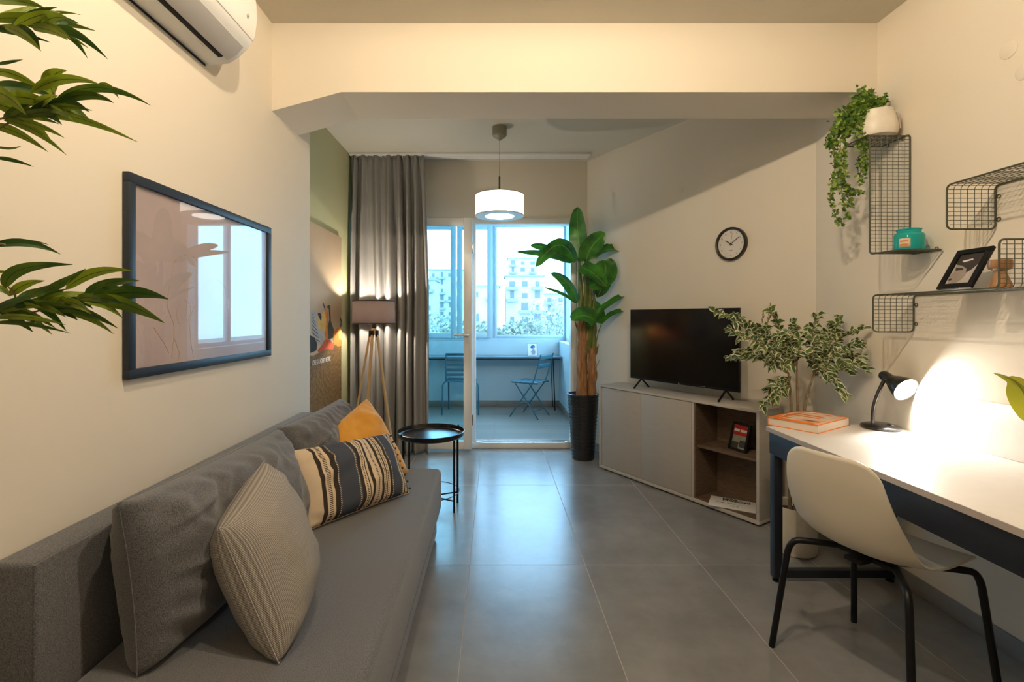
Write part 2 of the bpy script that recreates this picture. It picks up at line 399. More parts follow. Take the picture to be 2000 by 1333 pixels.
struct('floor', box(NB(), XG-.2, XR+.2, YB-.2, YD+.12, -.12, 0), M_tile, smooth=False)
b = box(NB(), XL-.35, XR+.2, YB-.2, 2.84, ZC1, ZC1+.2)
struct('ceiling', b, M_ceil, smooth=False)
struct('ceiling', box(NB(), XG-.2, XR+.2, 2.84, YDo, ZC2, ZC2+.18), M_ceil, smooth=False)
# beam over the opening with a splayed haunch on the left
b = NB()
hx = (666-CX)*2.505/F; hz = H+(CY-217)*2.505/F; zb = H+440*2.505/F
prism(b, [(XG-.19, ZC2-.0001), (XG-.19, hz-.06), (XL, hz), (hx, zb), (XR+.1, zb), (XR+.1, ZC2-.0001)], 'y', 2.505, 2.84)
struct('trim_1', b, M_wall, smooth=False)
struct('wall_left', box(NB(), XL-.2, XL, YB-.1, 3.018, -.05, ZC2+.05), M_wall, smooth=False)
struct('wall_green', box(NB(), XG-.15, XG, 2.9, YDo, -.05, ZC2+.05), M_green, smooth=False)
struct('wall_right', box(NB(), XR, XR+.2, YB-.1, 3.2, -.05, ZC2+.05), M_wall, smooth=False)
struct('wall_rear', box(NB(), XL-.2, XR+.2, YB-.2, YB, -.05, ZC2+.05), mat('dark_brown_rear', (.20, .15, .11), .6), smooth=False)  # unseen wall, coloured dark brown to cut light bounced back into the room
dx, dy = QX-KX, QY-KY; dl = math.hypot(dx, dy); WD = V((dx/dl, dy/dl, 0)); WN = V((-WD.y, WD.x, 0)); WN = -WN if WN.dot(V((-1, -1, 0))) < 0 else WN
Kp, Qp = V((KX, KY, 0)), V((QX, QY, 0))
A0 = Kp-WD*.0; A1 = Qp+WD*.1
b = NB(); prism(b, [(A0.x, A0.y), (A1.x, A1.y), (A1.x-WN.x*.12, A1.y-WN.y*.12), (A0.x-WN.x*.12, A0.y-WN.y*.12)], 'z', -.05, ZC2+.05)
struct('wall_diagonal', b, M_wall, smooth=False)
# door wall with its opening
b = NB()
box(b, XG-.1, XD0, YD, YDo, -.05, ZC2+.05); box(b, XD0, XD1, YD, YDo, ZD, ZC2+.05); box(b, XD1, KX+.2, YD, YDo, -.05, ZC2+.05)
struct('wall_back', b, M_wall, smooth=False)
# baseboards
b = box(NB(), XR-.012, XR, YB, QY-.01, 0, .075, .002); struct('baseboard_right', b, M_base)
b = NB(); M = basis(Kp, WD, -WN, V((0, 0, 1))); box(b, .02, dl-.01, -.012, 0, 0, .075, .002, M=M); struct('baseboard_diagonal', b, M_base)
b = box(NB(), XL, XL+.012, YB, 3.018, 0, .075, .002); struct('baseboard_left', b, M_base)
# ceiling curtain rail
b = NB(); box(b, XG+.01, KX-.02, 4.52, 4.60, ZC2-.022, ZC2, .003); box(b, XG+.01, KX-.02, 4.62, 4.66, ZC2-.016, ZC2, .003)
tr = obj('curtain_rail', b, M_white); tag(tr, 'thin white curtain rail along the ceiling before the balcony door', 'curtain rail')
# plastic junction covers on walls
def cover(c, n, r, lab):
    z = V(n).normalized(); x = V((0, 0, 1)).cross(z).normalized(); y = z.cross(x)
    b = lathe(NB(), [(0, .004), (r*.9, .004), (r, .002), (r, 0)], n=28, M=basis(c, x, y, z))
    tag(obj('junction_cover', b, M_wall), lab, 'wall cover', 'round painted-over junction covers')
def on_diag(px, py):
    k = (px-CX)/F; t = (k*KY-KX)/(WD.x-k*WD.y); p = Kp+WD*t; return V((p.x, p.y, H+(CY-py)*p.y/F))
cover(on_diag(1329, 371), WN, .028, 'round painted junction cover high on the wall left of the clock')
p = atX(1970, 98, XR); cover(p, (-1, 0, 0), .033, 'round painted junction cover at the top right of the right wall')
p = atX(2000, 140, XR); cover(p, (-1, 0, 0), .03, 'round painted junction cover cut by the right edge of the photo')

# ------------------------------------------------------------------ balcony
BX0, BX1, BY = -1.35, .926, 6.98
struct('floor', box(NB(), BX0-.2, 1.15, YD+.12, 7.2, -.12, -.002), M_plank, smooth=False)
b = NB(); box(b, BX0-.15, 1.15, BY, 7.2, -.1, .94); struct('wall_parapet_far', b, M_balc, smooth=False)
b = NB(); box(b, BX1, 1.15, YDo, BY, -.1, .94); struct('wall_parapet_right', b, M_balc, smooth=False)
struct('wall_balcony_left', box(NB(), BX0-.15, BX0, YDo, 7.2, -.1, 2.8), M_balc, smooth=False)
struct('ceiling_balcony', box(NB(), BX0-.15, 1.2, YDo, 7.25, 2.70, 2.85), M_balc, smooth=False)
struct('baseboard_balcony', box(NB(), BX0, BX1, BY-.012, BY, 0, .09, .002), M_basew)
struct('baseboard_balcony_right', box(NB(), BX1-.012, BX1, YDo, BY-.012, 0, .09, .002), M_basew)

def frame_rect(bm, x0, x1, z0, z1, wd, y0, y1, bev=.004, M=None):
    box(bm, x0, x0+wd, y0, y1, z0, z1, bev, M); box(bm, x1-wd, x1, y0, y1, z0, z1, bev, M)
    box(bm, x0+wd, x1-wd, y0+.001, y1-.001, z1-wd, z1, bev, M); box(bm, x0+wd, x1-wd, y0+.001, y1-.001, z0, z0+wd, bev, M); return bm
wf = struct('window_1', frame_rect(NB(), BX0, 1.09, .94, 2.68, .05, 7.06, 7.12), M_frame)
b = NB(); box(b, -.605, -.565, 7.061, 7.119, .99, 2.63); box(b, -.055, -.005, 7.061, 7.119, .99, 2.63, .003); obj('mullion', b, M_frame, wf)
for x0, x1 in ((-1.30, -.565), (-.545, -.035)):
    s = obj('sash', frame_rect(NB(), x0+.002, x1, .985, 2.63, .072, 7.035, 7.10), M_frame, wf)
    obj('pane', box(NB(), x0+.07, x1-.07, 7.06, 7.066, 1.05, 2.56), M_glass, s, smooth=False)
fx = obj('glazing_bead', frame_rect(NB(), -.005, 1.04, .985, 2.63, .038, 7.05, 7.10), M_frame, wf)
obj('pane', box(NB(), .03, 1.0, 7.06, 7.066, 1.02, 2.6), M_glass, fx, smooth=False)
Mside = basis((1.09, 5.03, 0), (0, 1, 0), (-1, 0, 0), (0, 0, 1))
wf2 = struct('window_2', frame_rect(NB(), 0, 2.02, .94, 2.68, .05, .0, .06, M=Mside), M_frame)
obj('mullion', box(NB(), .98, 1.05, .001, .059, .98, 2.64, .003, M=Mside), M_frame, wf2)
obj('pane', box(NB(), .05, .98, .03, .036, .98, 2.64, M=Mside), M_glass, wf2, smooth=False)
obj('pane', box(NB(), 1.05, 1.97, .03, .036, .98, 2.64, M=Mside), M_glass, wf2, smooth=False)
obj('window_handle', tube(NB(), fillet([(1.03, 5.98, 1.5), (1.0, 5.98, 1.5), (1.0, 5.98, 1.39)], .01), .008), M_white, wf2)

# balcony door: outer frame and the slid open leaf
df = NB(); frame_rect(df, XD0, XD1, .0, ZD, .055, YD-.02, YD+.10)
box(df, -.235, -.185, YD+.0, YD+.09, .05, ZD-.05, .004)
dr = struct('door_1', df, M_upvc)
b = NB(); box(b, XD0+.055, XD1-.055, YD+.02, YD+.035, .05, .062, .002); box(b, XD0+.055, XD1-.055, YD+.06, YD+.07, .05, .062, .002); obj('track', b, M_chrome, dr)
for x in (-.16, .72):
    b = box(NB(), x-.03, x+.03, YD-.012, YD+.012, .055, .064, .003); obj('strike_plate', b, M_chrome, dr)
for x in (.30, .37): obj('catch', box(NB(), x-.015, x+.015, YD-.005, YD+.008, .055, .060, .001), M_chrome, dr)
b = box(NB(), -.2, .8, YD-.018, YD-.002, ZD-.05, ZD-.02, .003); obj('head_track', b, M_upvc, dr)
lf = obj('leaf', frame_rect(NB(), -1.13, -.217, .022, 2.235, .078, 4.64, 4.70, .006), M_upvc, dr)
obj('pane', box(NB(), -1.06, -.29, 4.667, 4.673, .095, 2.16), M_doorglass, lf, smooth=False)
b = NB(); box(b, -.268, -.242, 4.628, 4.64, 1.04, 1.17, .003); tube(b, fillet([(-.255, 4.64, 1.115), (-.255, 4.60, 1.115), (-.385, 4.60, 1.115)], .015), .010, 12)
obj('handle', b, M_white, lf)
b = NB()
for z in (.25, 1.9): box(b, -.217, -.205, 4.65, 4.69, z, z+.1, .002)
obj('hinge', b, M_chrome, lf)

# ------------------------------------------------------------------ curtain
def curtain():
    b = NB(); nx, nzr = 260, 60; g = []
    for j in range(nzr+1):
        v = j/nzr; z = 2.795-v*2.785; row = []
        xr = -.664+.05*min(1, v*2.2)**.8; xl = -1.345+(.005 if v < .2 else -.0)
        for i in range(nx+1):
            u = i/nx
            amp = (.016+.034*min(1, v*2.5))*(1+.35*math.sin(9*u+2))
            uu = u+.012*math.sin(3*v+7*u)+.01*math.sin(11*u)
            ph = 2*PI*(8*uu+.35*math.sin(5.3*u+1)+.18*math.sin(17*u)*min(1, v*2))
            y = amp*math.sin(ph)+.4*amp*math.sin(2*ph+1+2*v)+.012*noise.noise(V((u*8, v*2.5, 0)))
            x = xl+(xr-xl)*u+.35*amp*math.cos(ph+.6)*min(1, v*3)*math.sin(PI*min(1, max(0, u)))
            if v < .05: y += .012*(1-v/.05)*math.sin(ph*2)
            row.append(b.verts.new((x, 4.555+y, z)))
        g.append(row)
    for j in range(nzr):
        for i in range(nx): b.faces.new([g[j][i], g[j][i+1], g[j+1][i+1], g[j+1][i]])
    return b
cu = obj('curtain', curtain(), M_curt, ang=80); tag(cu, 'long taupe grey pleated curtain gathered at the left of the balcony door', 'curtain')
md = cu.modifiers.new('thickness', 'SOLIDIFY'); md.thickness = .003
for k in range(18):
    x = -1.33+k*.039; obj('curtain_hook', box(NB(), x-.002, x+.002, 4.55, 4.56, 2.778, 2.797, .0005), M_white, cu)

# ------------------------------------------------------------------ pendant lamp
PX, PY = .04, 3.92
pl = thing('pendant_lamp', 'white drum pendant lamp with grey rim hanging before the balcony door', 'lamp', (PX, PY, 2.1))
M_can = mat('grey_canopy_plastic', (.26, .26, .20), .5)
obj('canopy', lathe(NB(), [(0, 2.82), (.058, 2.82), (.058, 2.755), (.054, 2.745), (.05, 2.742), (.042, 2.735), (.018, 2.722), (.008, 2.71), (0, 2.71)], (PX, PY, 0), 32), M_can, pl)
obj('cord', tube(NB(), [(PX, PY, 2.72), (PX, PY, 2.33)], .0022, 8), M_chrome, pl)
obj('stem', tube(NB(), [(PX, PY, 2.42), (PX, PY, 2.27)], .007, 12), mat('bronze_stem', (.12, .10, .07), .4, metal=.7), pl)
R = .194; zt, zb2 = 2.268, 2.098
obj('shade', lathe(NB(), [(R-.004, zb2+.006), (R, zb2+.006), (R, zt-.004), (R-.004, zt-.004)], (PX, PY, 0), 64, closed=True), emis('glowing_white_shade', (1, .93, .82), 2.6), pl)
b = NB(); lathe(b, [(R+.001, zt-.006), (R+.001, zt), (.0, zt+.004), (0, zt-.001), (R-.006, zt-.005)], (PX, PY, 0), 64)
obj('top_rim', b, mat('rim_metal', (.35, .34, .30), .4), pl)
obj('diffuser_ring', lathe(NB(), [(.118, zb2), (R+.001, zb2), (R+.001, zb2+.008), (.118, zb2+.012)], (PX, PY, 0), 64, closed=True), mat('frosted_blue_grey_ring', (.42, .50, .55), .3), pl)
obj('diffuser', lathe(NB(), [(0, zb2-.002), (.116, zb2-.002), (.116, zb2+.004), (0, zb2+.004)], (PX, PY, 0), 48), emis('glowing_diffuser', (1, .95, .86), 4.0), pl)

# the matching ceiling lamp of the front half of the room, above the camera
LY, LZ = 1.08, 2.715
fl = thing('ceiling_spot_bar', 'white ceiling bar with two warm bulbs above the middle of the room', 'lamp', (.05, LY, ZC1))
obj('canopy', box(NB(), -.45, .55, LY-.03, LY+.03, ZC1-.022, ZC1, .004), M_white, fl)
for LX, LP in ((-.27, 41), (.50, 66)):
    obj('socket', lathe(NB(), [(0, ZC1-.02), (.018, ZC1-.022), (.018, ZC1-.04), (0, ZC1-.04)], (LX, LY, 0), 20), M_white, fl)
    obj('bulb', lathe(NB(), [(0, LZ+.024), (.014, LZ+.0245), (.02, LZ+.03), (.018, LZ+.036), (.014, LZ+.046), (0, LZ+.046)], (LX, LY, 0), 20), emis('bulb_glow', WARM, 30), fl)
    obj('light_blocking_dish', lathe(NB(), [(.014, LZ+.05), (.05, LZ+.046), (.125, LZ+.014), (.127, LZ+.014), (.052, LZ+.049), (.014, LZ+.053)], (LX, LY, 0), 40, closed=True), M_black, fl)  # unseen black dish, added to keep bulb light off the ceiling
    lamp('bulb_light', (LX, LY, LZ), LP, WARM, .022, fl)
# second fitting at the rear of the room
f2 = thing('ceiling_lamp', 'bare warm bulb in a white ceiling fitting at the rear of the room', 'lamp', (.3, -1.2, ZC1))
obj('canopy', lathe(NB(), [(0, ZC1), (.05, ZC1), (.05, ZC1-.02), (.02, ZC1-.03), (.02, ZC1-.045), (0, ZC1-.045)], (.3, -1.2, 0), 24), M_white, f2)
lamp('bulb_light', (.3, -1.2, 2.6), 14, WARM, .05, f2)

# ------------------------------------------------------------------ floor lamp
TX, TY = -1.06, 4.27
fp = thing('floor_lamp', 'tripod floor lamp with three pale wooden legs and a dark drum shade', 'floor lamp', (TX, TY, 0))
def shade_mat():
    m = bpy.data.materials.new('charcoal_linen_shade'); t = NT(m); b = t.nodes['Principled BSDF']
    tcn = t.nodes.new('ShaderNodeTexCoord'); n = t.nodes.new('ShaderNodeTexNoise'); n.inputs['Scale'].default_value = 260; t.links.new(tcn.outputs['Object'], n.inputs['Vector'])
    r = t.nodes.new('ShaderNodeValToRGB'); r.color_ramp.elements[0].color = (.05, .045, .045, 1); r.color_ramp.elements[1].color = (.12, .11, .11, 1); t.links.new(n.outputs['Fac'], r.inputs[0]); t.links.new(r.outputs[0], b.inputs['Base Color'])
    tr = t.nodes.new('ShaderNodeBsdfTranslucent'); t.links.new(mixc(t, .5, r.outputs[0], (.24, .19, .165)), tr.inputs['Color'])
    mx = t.nodes.new('ShaderNodeMixShader'); mx.inputs[0].default_value = .6; t.links.new(b.outputs[0], mx.inputs[1]); t.links.new(tr.outputs[0], mx.inputs[2]); t.links.new(mx.outputs[0], t.nodes['Material Output'].inputs['Surface']); return m
zs0, zs1 = 1.231, 1.427
sh = obj('lamp_shade', lathe(NB(), [(.183, zs0), (.185, zs0), (.181, zs1), (.179, zs1)], (TX, TY, 0), 64, closed=True), shade_mat(), fp)
b = NB(); tube(b, [(TX+.184*math.cos(a*PI/24), TY+.184*math.sin(a*PI/24), zs0) for a in range(48)], .004, 6, closed=True); obj('shade_rim', b, M_black, sh); b = NB()
tube(b, [(TX+.180*math.cos(a*PI/24), TY+.180*math.sin(a*PI/24), zs1) for a in range(48)], .004, 6, closed=True)
obj('shade_rim', b, M_black, sh)
b = NB()
for a in (0, 2*PI/3, 4*PI/3): tube(b, [(TX, TY, 1.235), (TX+.08*math.cos(a+.3), TY+.08*math.sin(a+.3), 1.222), (TX+.181*math.cos(a+.3), TY+.181*math.sin(a+.3), zs0+.003)], .0022, 6)
obj('shade_carrier', b, M_black, fp)
obj('socket', lathe(NB(), [(0, 1.185), (.018, 1.185), (.019, 1.235), (.016, 1.24), (.014, 1.262), (0, 1.262)], (TX, TY, 0), 20), M_black, fp)
obj('bulb', lathe(NB(), [(0, 1.322), (.014, 1.318), (.022, 1.305), (.021, 1.29), (.014, 1.272), (.013, 1.262), (0, 1.262)], (TX, TY, 0), 20), emis('lamp_bulb_glow', (1, .8, .55), 12), fp)
lamp('lamp_light', (TX, TY, 1.345), 27, (1, .88, .72), .025, fp)
obj('hub', lathe(NB(), [(0, 1.19), (.022, 1.19), (.022, 1.13), (0, 1.13)], (TX, TY, 0), 8), M_pine, fp)
for a in (math.radians(200), math.radians(262), math.radians(335)):
    d = V((math.cos(a), math.sin(a), 0)); T = V((TX, TY, 1.175))+d*.028; B = V((TX, TY, .0))+d*.225
    sd = V((-d.y, d.x, 0)); b = NB()
    q = [b.verts.new(P+s1*sd*.0115+s2*d*.009) for P in (T, B) for s1, s2 in ((-1, -1), (1, -1), (1, 1), (-1, 1))]
    for i in range(4): b.faces.new([q[i], q[(i+1) % 4], q[4+(i+1) % 4], q[4+i]])
    b.faces.new(q[:4]); b.faces.new(q[4:][::-1]); bmesh.ops.bevel(b, geom=b.edges[:], offset=.002, segments=2, affect='EDGES')
    lg = obj('leg', b, M_pine, fp)
    b = NB(); zz = basis(T+V((0, 0, -.03))+d*.004, sd, V((0, 0, 1)), d); box(b, -.0125, .0125, -.03, .025, -.006, .0125, .002, M=zz); obj('bracket', b, M_black, lg)

# ------------------------------------------------------------------ poster board on the green wall
pb = thing('poster', 'tall photographic poster board with bright vegetables on grass, on the green wall', 'poster', (XG, 3.7, .4))
PXF = XG+.024
def pp(px, py, e=0): v = atX(px, py, PXF); return V((PXF+e, v.y, v.z))
obj('board', box(NB(), XG+.004, PXF, 3.06, 4.257, .38, 1.985, .002), mat('poster_sky', (.62, .47, .32), .35, var=.12, vs=1.5), pb)
def polys(lst, e0):
    b = NB()
    for k, (mi, pts) in enumerate(lst):
        vs = [b.verts.new(pp(x, y, e0+.00015*k)) for x, y in pts]; f = b.faces.new(vs); f.material_index = mi
    return b
cols = [flat('poster_orange', (.75, .22, .04)), flat('poster_yellow', (.72, .45, .12)), flat('poster_red', (.60, .10, .03)), flat('poster_dark_green', (.05, .07, .05)), flat('poster_newsprint', (.48, .45, .42)), flat('poster_ink', (.03, .03, .03)), flat('poster_peach', (.75, .42, .25))]
sh_ = [(5, [(605, 655), (614, 660), (620, 672), (618, 685), (606, 690)]),
 (4, [(607, 608), (611, 602), (619, 617), (630, 655), (632, 668), (625, 675), (608, 652)]),
 (1, [(619, 625), (624, 615), (628, 612), (631, 622), (630, 645), (622, 642)]),
 (5, [(620, 613), (625, 611), (628, 618), (627, 628), (624, 622)]),
 (1, [(629, 612), (633, 606), (637, 612), (638, 630), (635, 648), (630, 650), (628, 630)]),
 (0, [(633, 608), (637, 603), (640, 610), (640, 640), (636, 642), (637, 625)]),
 (3, [(638, 600), (642, 596), (645, 598), (645, 612), (646, 628), (652, 645), (650, 660), (640, 664), (638, 645), (643, 625), (642, 604)]),
 (2, [(620, 685), (628, 675), (634, 664), (644, 664), (652, 672), (650, 684), (636, 682), (622, 690)]),
 (0, [(636, 641), (640, 640), (641, 660), (637, 664), (634, 655)]),
 (0, [(650, 664), (652, 650), (658, 641), (664, 640), (667, 652), (667, 675), (660, 678), (652, 672)]),
 (1, [(660, 645), (665, 641), (667, 650), (667, 665), (662, 662)]),
 (3, [(663, 622), (665, 620), (667, 628), (666, 638), (664, 640), (665, 630)]),
 (5, [(630, 593), (631, 592), (635, 602), (634, 606)])]
obj('printed_picture', polys(sh_, .0006), cols, pb, smooth=False)
b = NB(); 
for k in range(7):
    y0 = 612+k*7.5; vs = [b.verts.new(pp(x, y, .003)) for x, y in ((609, y0), (609+4+k*1.8, y0+10), (609+4+k*1.8, y0+11.6), (609, y0+1.6))]; b.faces.new(vs)
obj('newsprint_lines', b, M_ink, pb, smooth=False)
M_grass = mat('poster_grass', (.08, .04, .02), .4, vs=40, col2=(.30, .19, .07), detail=8)
b = NB(); vs = [b.verts.new((PXF+.0005, y, z)) for y, z in ((3.062, .382), (4.255, .382), (4.255, 1.06), (3.9, 1.04), (3.6, 1.0), (3.3, 1.03), (3.062, 1.0))]; b.faces.new(vs)
obj('printed_grass', b, M_grass, pb, smooth=False)
p0 = pp(626, 706); text('poster_lettering', 'LOVE IS A HONEY METRIC', .052, basis((PXF+.003, p0.y+.02, p0.z), (0, 1, 0.0), (0, 0, 1), (1, 0, 0)), M_paper, pb, bold=.001, sx=.66)
# small dark screw head on the side of poster
# ------------------------------------------------------------------ framed print on left wall
fx0 = XL
fr = thing('framed_print', 'large dark blue framed print behind glass on the left wall', 'picture frame', (XL, 1.95, 1.4))
fy0, fy1, fz0, fz1, T_ = 1.497, 2.452, 1.092, 1.735, .030
b = NB(); ML = basis((XL, 0, 0), (0, 1, 0), (1, 0, 0), (0, 0, 1))
for (y0, y1, z0, z1) in ((fy0, fy1, fz1-T_, fz1), (fy0, fy1, fz0, fz0+T_), (fy0, fy0+T_, fz0+T_, fz1-T_), (fy1-T_, fy1, fz0+T_, fz1-T_)):
    box(b, XL+.001, XL+.022, y0, y1, z0, z1, .0015)
obj('frame', b, mat('dark_blue_wood', (.014, .024, .042), .45, var=.1, vs=50), fr)
def art_mat():
    m = mat('pink_wash_print', (.66, .52, .48), .6, vs=3.2, col2=(.52, .42, .42), detail=5)
    return m
obj('print', box(NB(), XL+.004, XL+.009, fy0+T_-.003, fy1-T_+.003, fz0+T_-.003, fz1-T_+.003), art_mat(), fr, smooth=False)
b = NB()
def fq(px, py): v = atX(px, py, XL+.0095); return V((XL+.0095, v.y, v.z))
for ln in ([(335, 540), (345, 505), (375, 500), (385, 520), (370, 545), (365, 600)], [(300, 640), (320, 670), (330, 690)], [(340, 660), (350, 690), (347, 705)], [(385, 590), (372, 620), (372, 660), (378, 700)], [(355, 590), (345, 610), (352, 635), (368, 625), (372, 600), (360, 585)], [(395, 560), (420, 545), (440, 565), (430, 600)], [(330, 560), (328, 600), (340, 640), (335, 700)]):
    tube(b, cat([fq(*q) for q in ln], 6), .0010, 5)
obj('drawn_line', b, flat('pale_ochre_line', (.62, .48, .36)), fr)
gp = box(NB(), XL+.013, XL+.015, fy0+T_-.003, fy1-T_+.003, fz0+T_-.003, fz1-T_+.003)
obj('glass_pane', gp, glass('picture_glass', (.97, .97, .97), 1.6), fr, smooth=False)

# ------------------------------------------------------------------ air conditioner
ac = thing('air_conditioner', 'white wall mounted air conditioner high on the left wall', 'air conditioner', (XL, 1.6, 2.29))
ya0, ya1 = 1.13, 1.935
pr = [(XL, 2.287), (XL+.09, 2.292), (XL+.135, 2.318), (XL+.158, 2.345), (XL+.175, 2.36), (XL+.195, 2.40), (XL+.205, 2.47), (XL+.20, 2.54), (XL+.18, 2.572), (XL, 2.575)]
def prismY(b, prof, y0, y1): return prism(b, prof, 'y', y0, y1)
b = prismY(NB(), pr, ya0, ya1); bmesh.ops.bevel(b, geom=[e for e in b.edges if abs(e.verts[0].co.y-e.verts[1].co.y) < 1e-5], offset=.004, segments=2, affect='EDGES'); obj('body', b, M_ac, ac)
def acface(off, s0, s1, y0, y1, m, nm, lift):   # strip lying on the curved underside, between profile points
    b = NB(); P, Q = V((pr[s0[0]][0], pr[s0[0]][1])), V((pr[s0[0]+1][0], pr[s0[0]+1][1])); a = P.lerp(Q, s0[1])
    P2, Q2 = V((pr[s1[0]][0], pr[s1[0]][1])), V((pr[s1[0]+1][0], pr[s1[0]+1][1])); c = P2.lerp(Q2, s1[1])
    pts = [a]+[V(pr[i]) for i in range(s0[0]+1, s1[0]+1)]+[c]
    d = (pts[-1]-pts[0]).normalized(); nrm = V((d.y, -d.x))
    top = [p+nrm*lift for p in pts]; bot = [p-nrm*.003 for p in pts][::-1]
    prism(b, [tuple(p) for p in top+bot], 'y', y0, y1); return obj(nm, b, m, ac)
acface(0, (0, .88), (1, .15), ya0+.02, ya1-.055, M_dark, 'air_slot', .0015)
acface(0, (1, .17), (3, .1), ya0+.02, ya1-.03, M_acg, 'louvre', .004)
acface(0, (4, .55), (4, .60), ya0, ya1, M_acg, 'panel_seam', .0012)
b = box(NB(), XL+.001, XL+.0035, ya0, ya1-.01, 2.279, 2.287, .0005); obj('back_plate', b, M_dark, ac)
text('marking', '· · ·  -----', .014, basis((XL+.07, 1.78, 2.2895), (0, 1, 0), (1, 0, .05), (0, 0, -1)), M_acg, ac)
b = lathe(NB(), [(0, .001), (.006, .001), (.006, 0)], n=12, M=basis((XL+.2065, 1.86, 2.44), (0, 1, 0), (0, 0, 1), (1, 0, 0))); obj('indicator', b, M_acg, ac)

# ------------------------------------------------------------------ sofa
SY0, SY1 = 1.095, 2.86
so = thing('sofa', 'long low grey fabric sofa bed against the left wall', 'sofa', (-.75, 2.0, 0))
b = box(NB(), -1.03, -.312, SY0-.5, SY1, .165, .40, .028, seg=4)
st = obj('seat', b, M_sofa, so)
b = NB(); box(b, -1.03, -.338, SY0-.49, SY1-.012, .015, .165, .015, seg=3); obj('base', b, M_sofa, so)
b = NB(); tube(b, [(-.316, SY0-.47, .178), (-.316, SY1-.02, .178), (-1.0, SY1-.004, .178)], .004, 6); obj('piping', b, M_sofa, st)
b = box(NB(), -1.143, -1.037, SY0, SY1, .02, .728, .012, seg=3); bk = obj('backrest', b, M_sofa, so)
b = NB(); tube(b, [(-1.041, SY0+.003, .05), (-1.041, SY0+.003, .722), (-1.041, SY1-.003, .722)], .003, 6); obj('piping', b, M_sofa, bk)
for x in (-1.0, -.42):
    for y in (.75, SY1-.12): obj('foot', box(NB(), x-.03, x+.03, y-.03, y+.03, 0, .02, .003), M_black, so)

def pillow(name, A, B, C, D, T, m, label, catg='cushion', group=None, n=44, wr=.006, seed=0, pinch=.07, flatb=.5, seam=True, noisef=7, puck=0):
    """A top-left, B top-right, C bottom-right, D bottom-left (3D), T full thickness"""
    A, B, C, D = map(V, (A, B, C, D)); ctr = (A+B+C+D)/4
    U = ((B-A)+(C-D)).normalized(); W = ((A-D)+(B-C)).normalized(); N = U.cross(W).normalized()
    if N.dot(CAMP-ctr) < 0: N = -N
    t = thing(name, label, catg, tuple((C+D)/2), group=group)
    b = NB(); uvl = b.loops.layers.uv.new('UVMap'); sides = []
    for sgn in (1, -1):
        g = []
        for j in range(n+1):
            r = []
            for i in range(n+1):
                u, v = i/n*2-1, j/n*2-1
                uu = u*(1-pinch*(1-v*v)); vv = v*(1-pinch*(1-u*u))
                P = (A*(1-uu)*(1+vv)+B*(1+uu)*(1+vv)+C*(1+uu)*(1-vv)+D*(1-uu)*(1-vv))/4
                h = (max(0, 1-abs(u)**2.4)*max(0, 1-abs(v)**2.4))**flatb
                pk = puck*max(0, v-.1)*math.sin(u*30+v*9+5*noise.noise(V((u*3+seed, v*3, 1))))*(.5+noise.noise(V((u*5, v*2, seed))))
                edge = min(1, (1-max(abs(u), abs(v)))*6)
                rg = 1-2.2*abs(noise.noise(V((P.x*3+seed*1.7, P.y*3.2+P.z*2, P.z*7-P.y*2))))
                nn = noise.noise(V((P.x*noisef+seed, P.y*noisef, P.z*noisef)))*wr*1.5+noise.noise(V((P.x*noisef*3+seed, P.y*noisef*1.2, P.z*noisef*3)))*wr*.5+(rg*rg*(1 if rg > 0 else -.3))*wr*1.3*min(1, (1-max(abs(u), abs(v)))*2.5)
                # creases running from the corners
                cr_ = math.sin((abs(u)+abs(v))*14+3*noise.noise(V((u*2+seed, v*2, 0))))*wr*.5*(abs(u*v))**1.0
                r.append(b.verts.new(P+N*sgn*(h*T/2+(nn+cr_+pk)*edge)))
            g.append(r)
        for j in range(n):
            for i in range(n):
                f = b.faces.new([g[j][i], g[j][i+1], g[j+1][i+1], g[j+1][i]])
                for l, (a, c) in zip(f.loops, ((i, j), (i+1, j), (i+1, j+1), (i, j+1))): l[uvl].uv = (a/n, c/n)
        sides.append(g)
    bmesh.ops.remove_doubles(b, verts=b.verts[:], dist=.0006)
    co = obj('cover', b, m, t, ang=75)
    if seam:
        pts = []
        def E(u, v):
            uu = u*(1-pinch*(1-v*v)); vv = v*(1-pinch*(1-u*u)); return (A*(1-uu)*(1+vv)+B*(1+uu)*(1+vv)+C*(1+uu)*(1-vv)+D*(1-uu)*(1-vv))/4
        for k in range(24): pts.append(E(-1+k/12, 1))
        for k in range(24): pts.append(E(1, 1-k/12))
        for k in range(24): pts.append(E(1-k/12, -1))
        for k in range(24): pts.append(E(-1, -1+k/12))
        obj('seam', tube(NB(), pts, .0018, 6, closed=True), m, t)
    return t, N
pillow('back_cushion', (-.93, 1.20, .825), (-.94, 2.10, .80), (-.80, 2.08, .40), (-.875, 1.19, .405), .25, M_sofa, 'large grey back cushion at the near end of the sofa', group=None, puck=.016, n=64, seed=3, wr=.024, noisef=6, pinch=.03, flatb=.33)
pillow('back_cushion', (-.95, 2.13, .80), (-.90, 2.83, .81), (-.78, 2.82, .41), (-.82, 2.12, .41), .22, M_sofa, 'smaller grey back cushion at the far end of the sofa by the poster', puck=.016, n=64, seed=9, wr=.022, noisef=6, pinch=.035, flatb=.33)
pillow('throw_pillow', (-.735, 1.30, .72), (-.775, 1.63, .80), (-.615, 1.57, .41), (-.548, 1.235, .405), .23, M_weave, 'beige grey woven throw pillow standing nearest the camera on the sofa', 'pillow', seed=5, wr=.006, pinch=.0, flatb=.45)
t, N = pillow('throw_pillow', (-.875, 2.06, .715), (-.575, 2.62, .66), (-.425, 2.42, .412), (-.775, 1.985, .408), .17, M_stripe, 'striped black cream and slate woven pillow with pompom edging', 'pillow', puck=.006, seed=11, wr=.012, pinch=.03, flatb=.45)
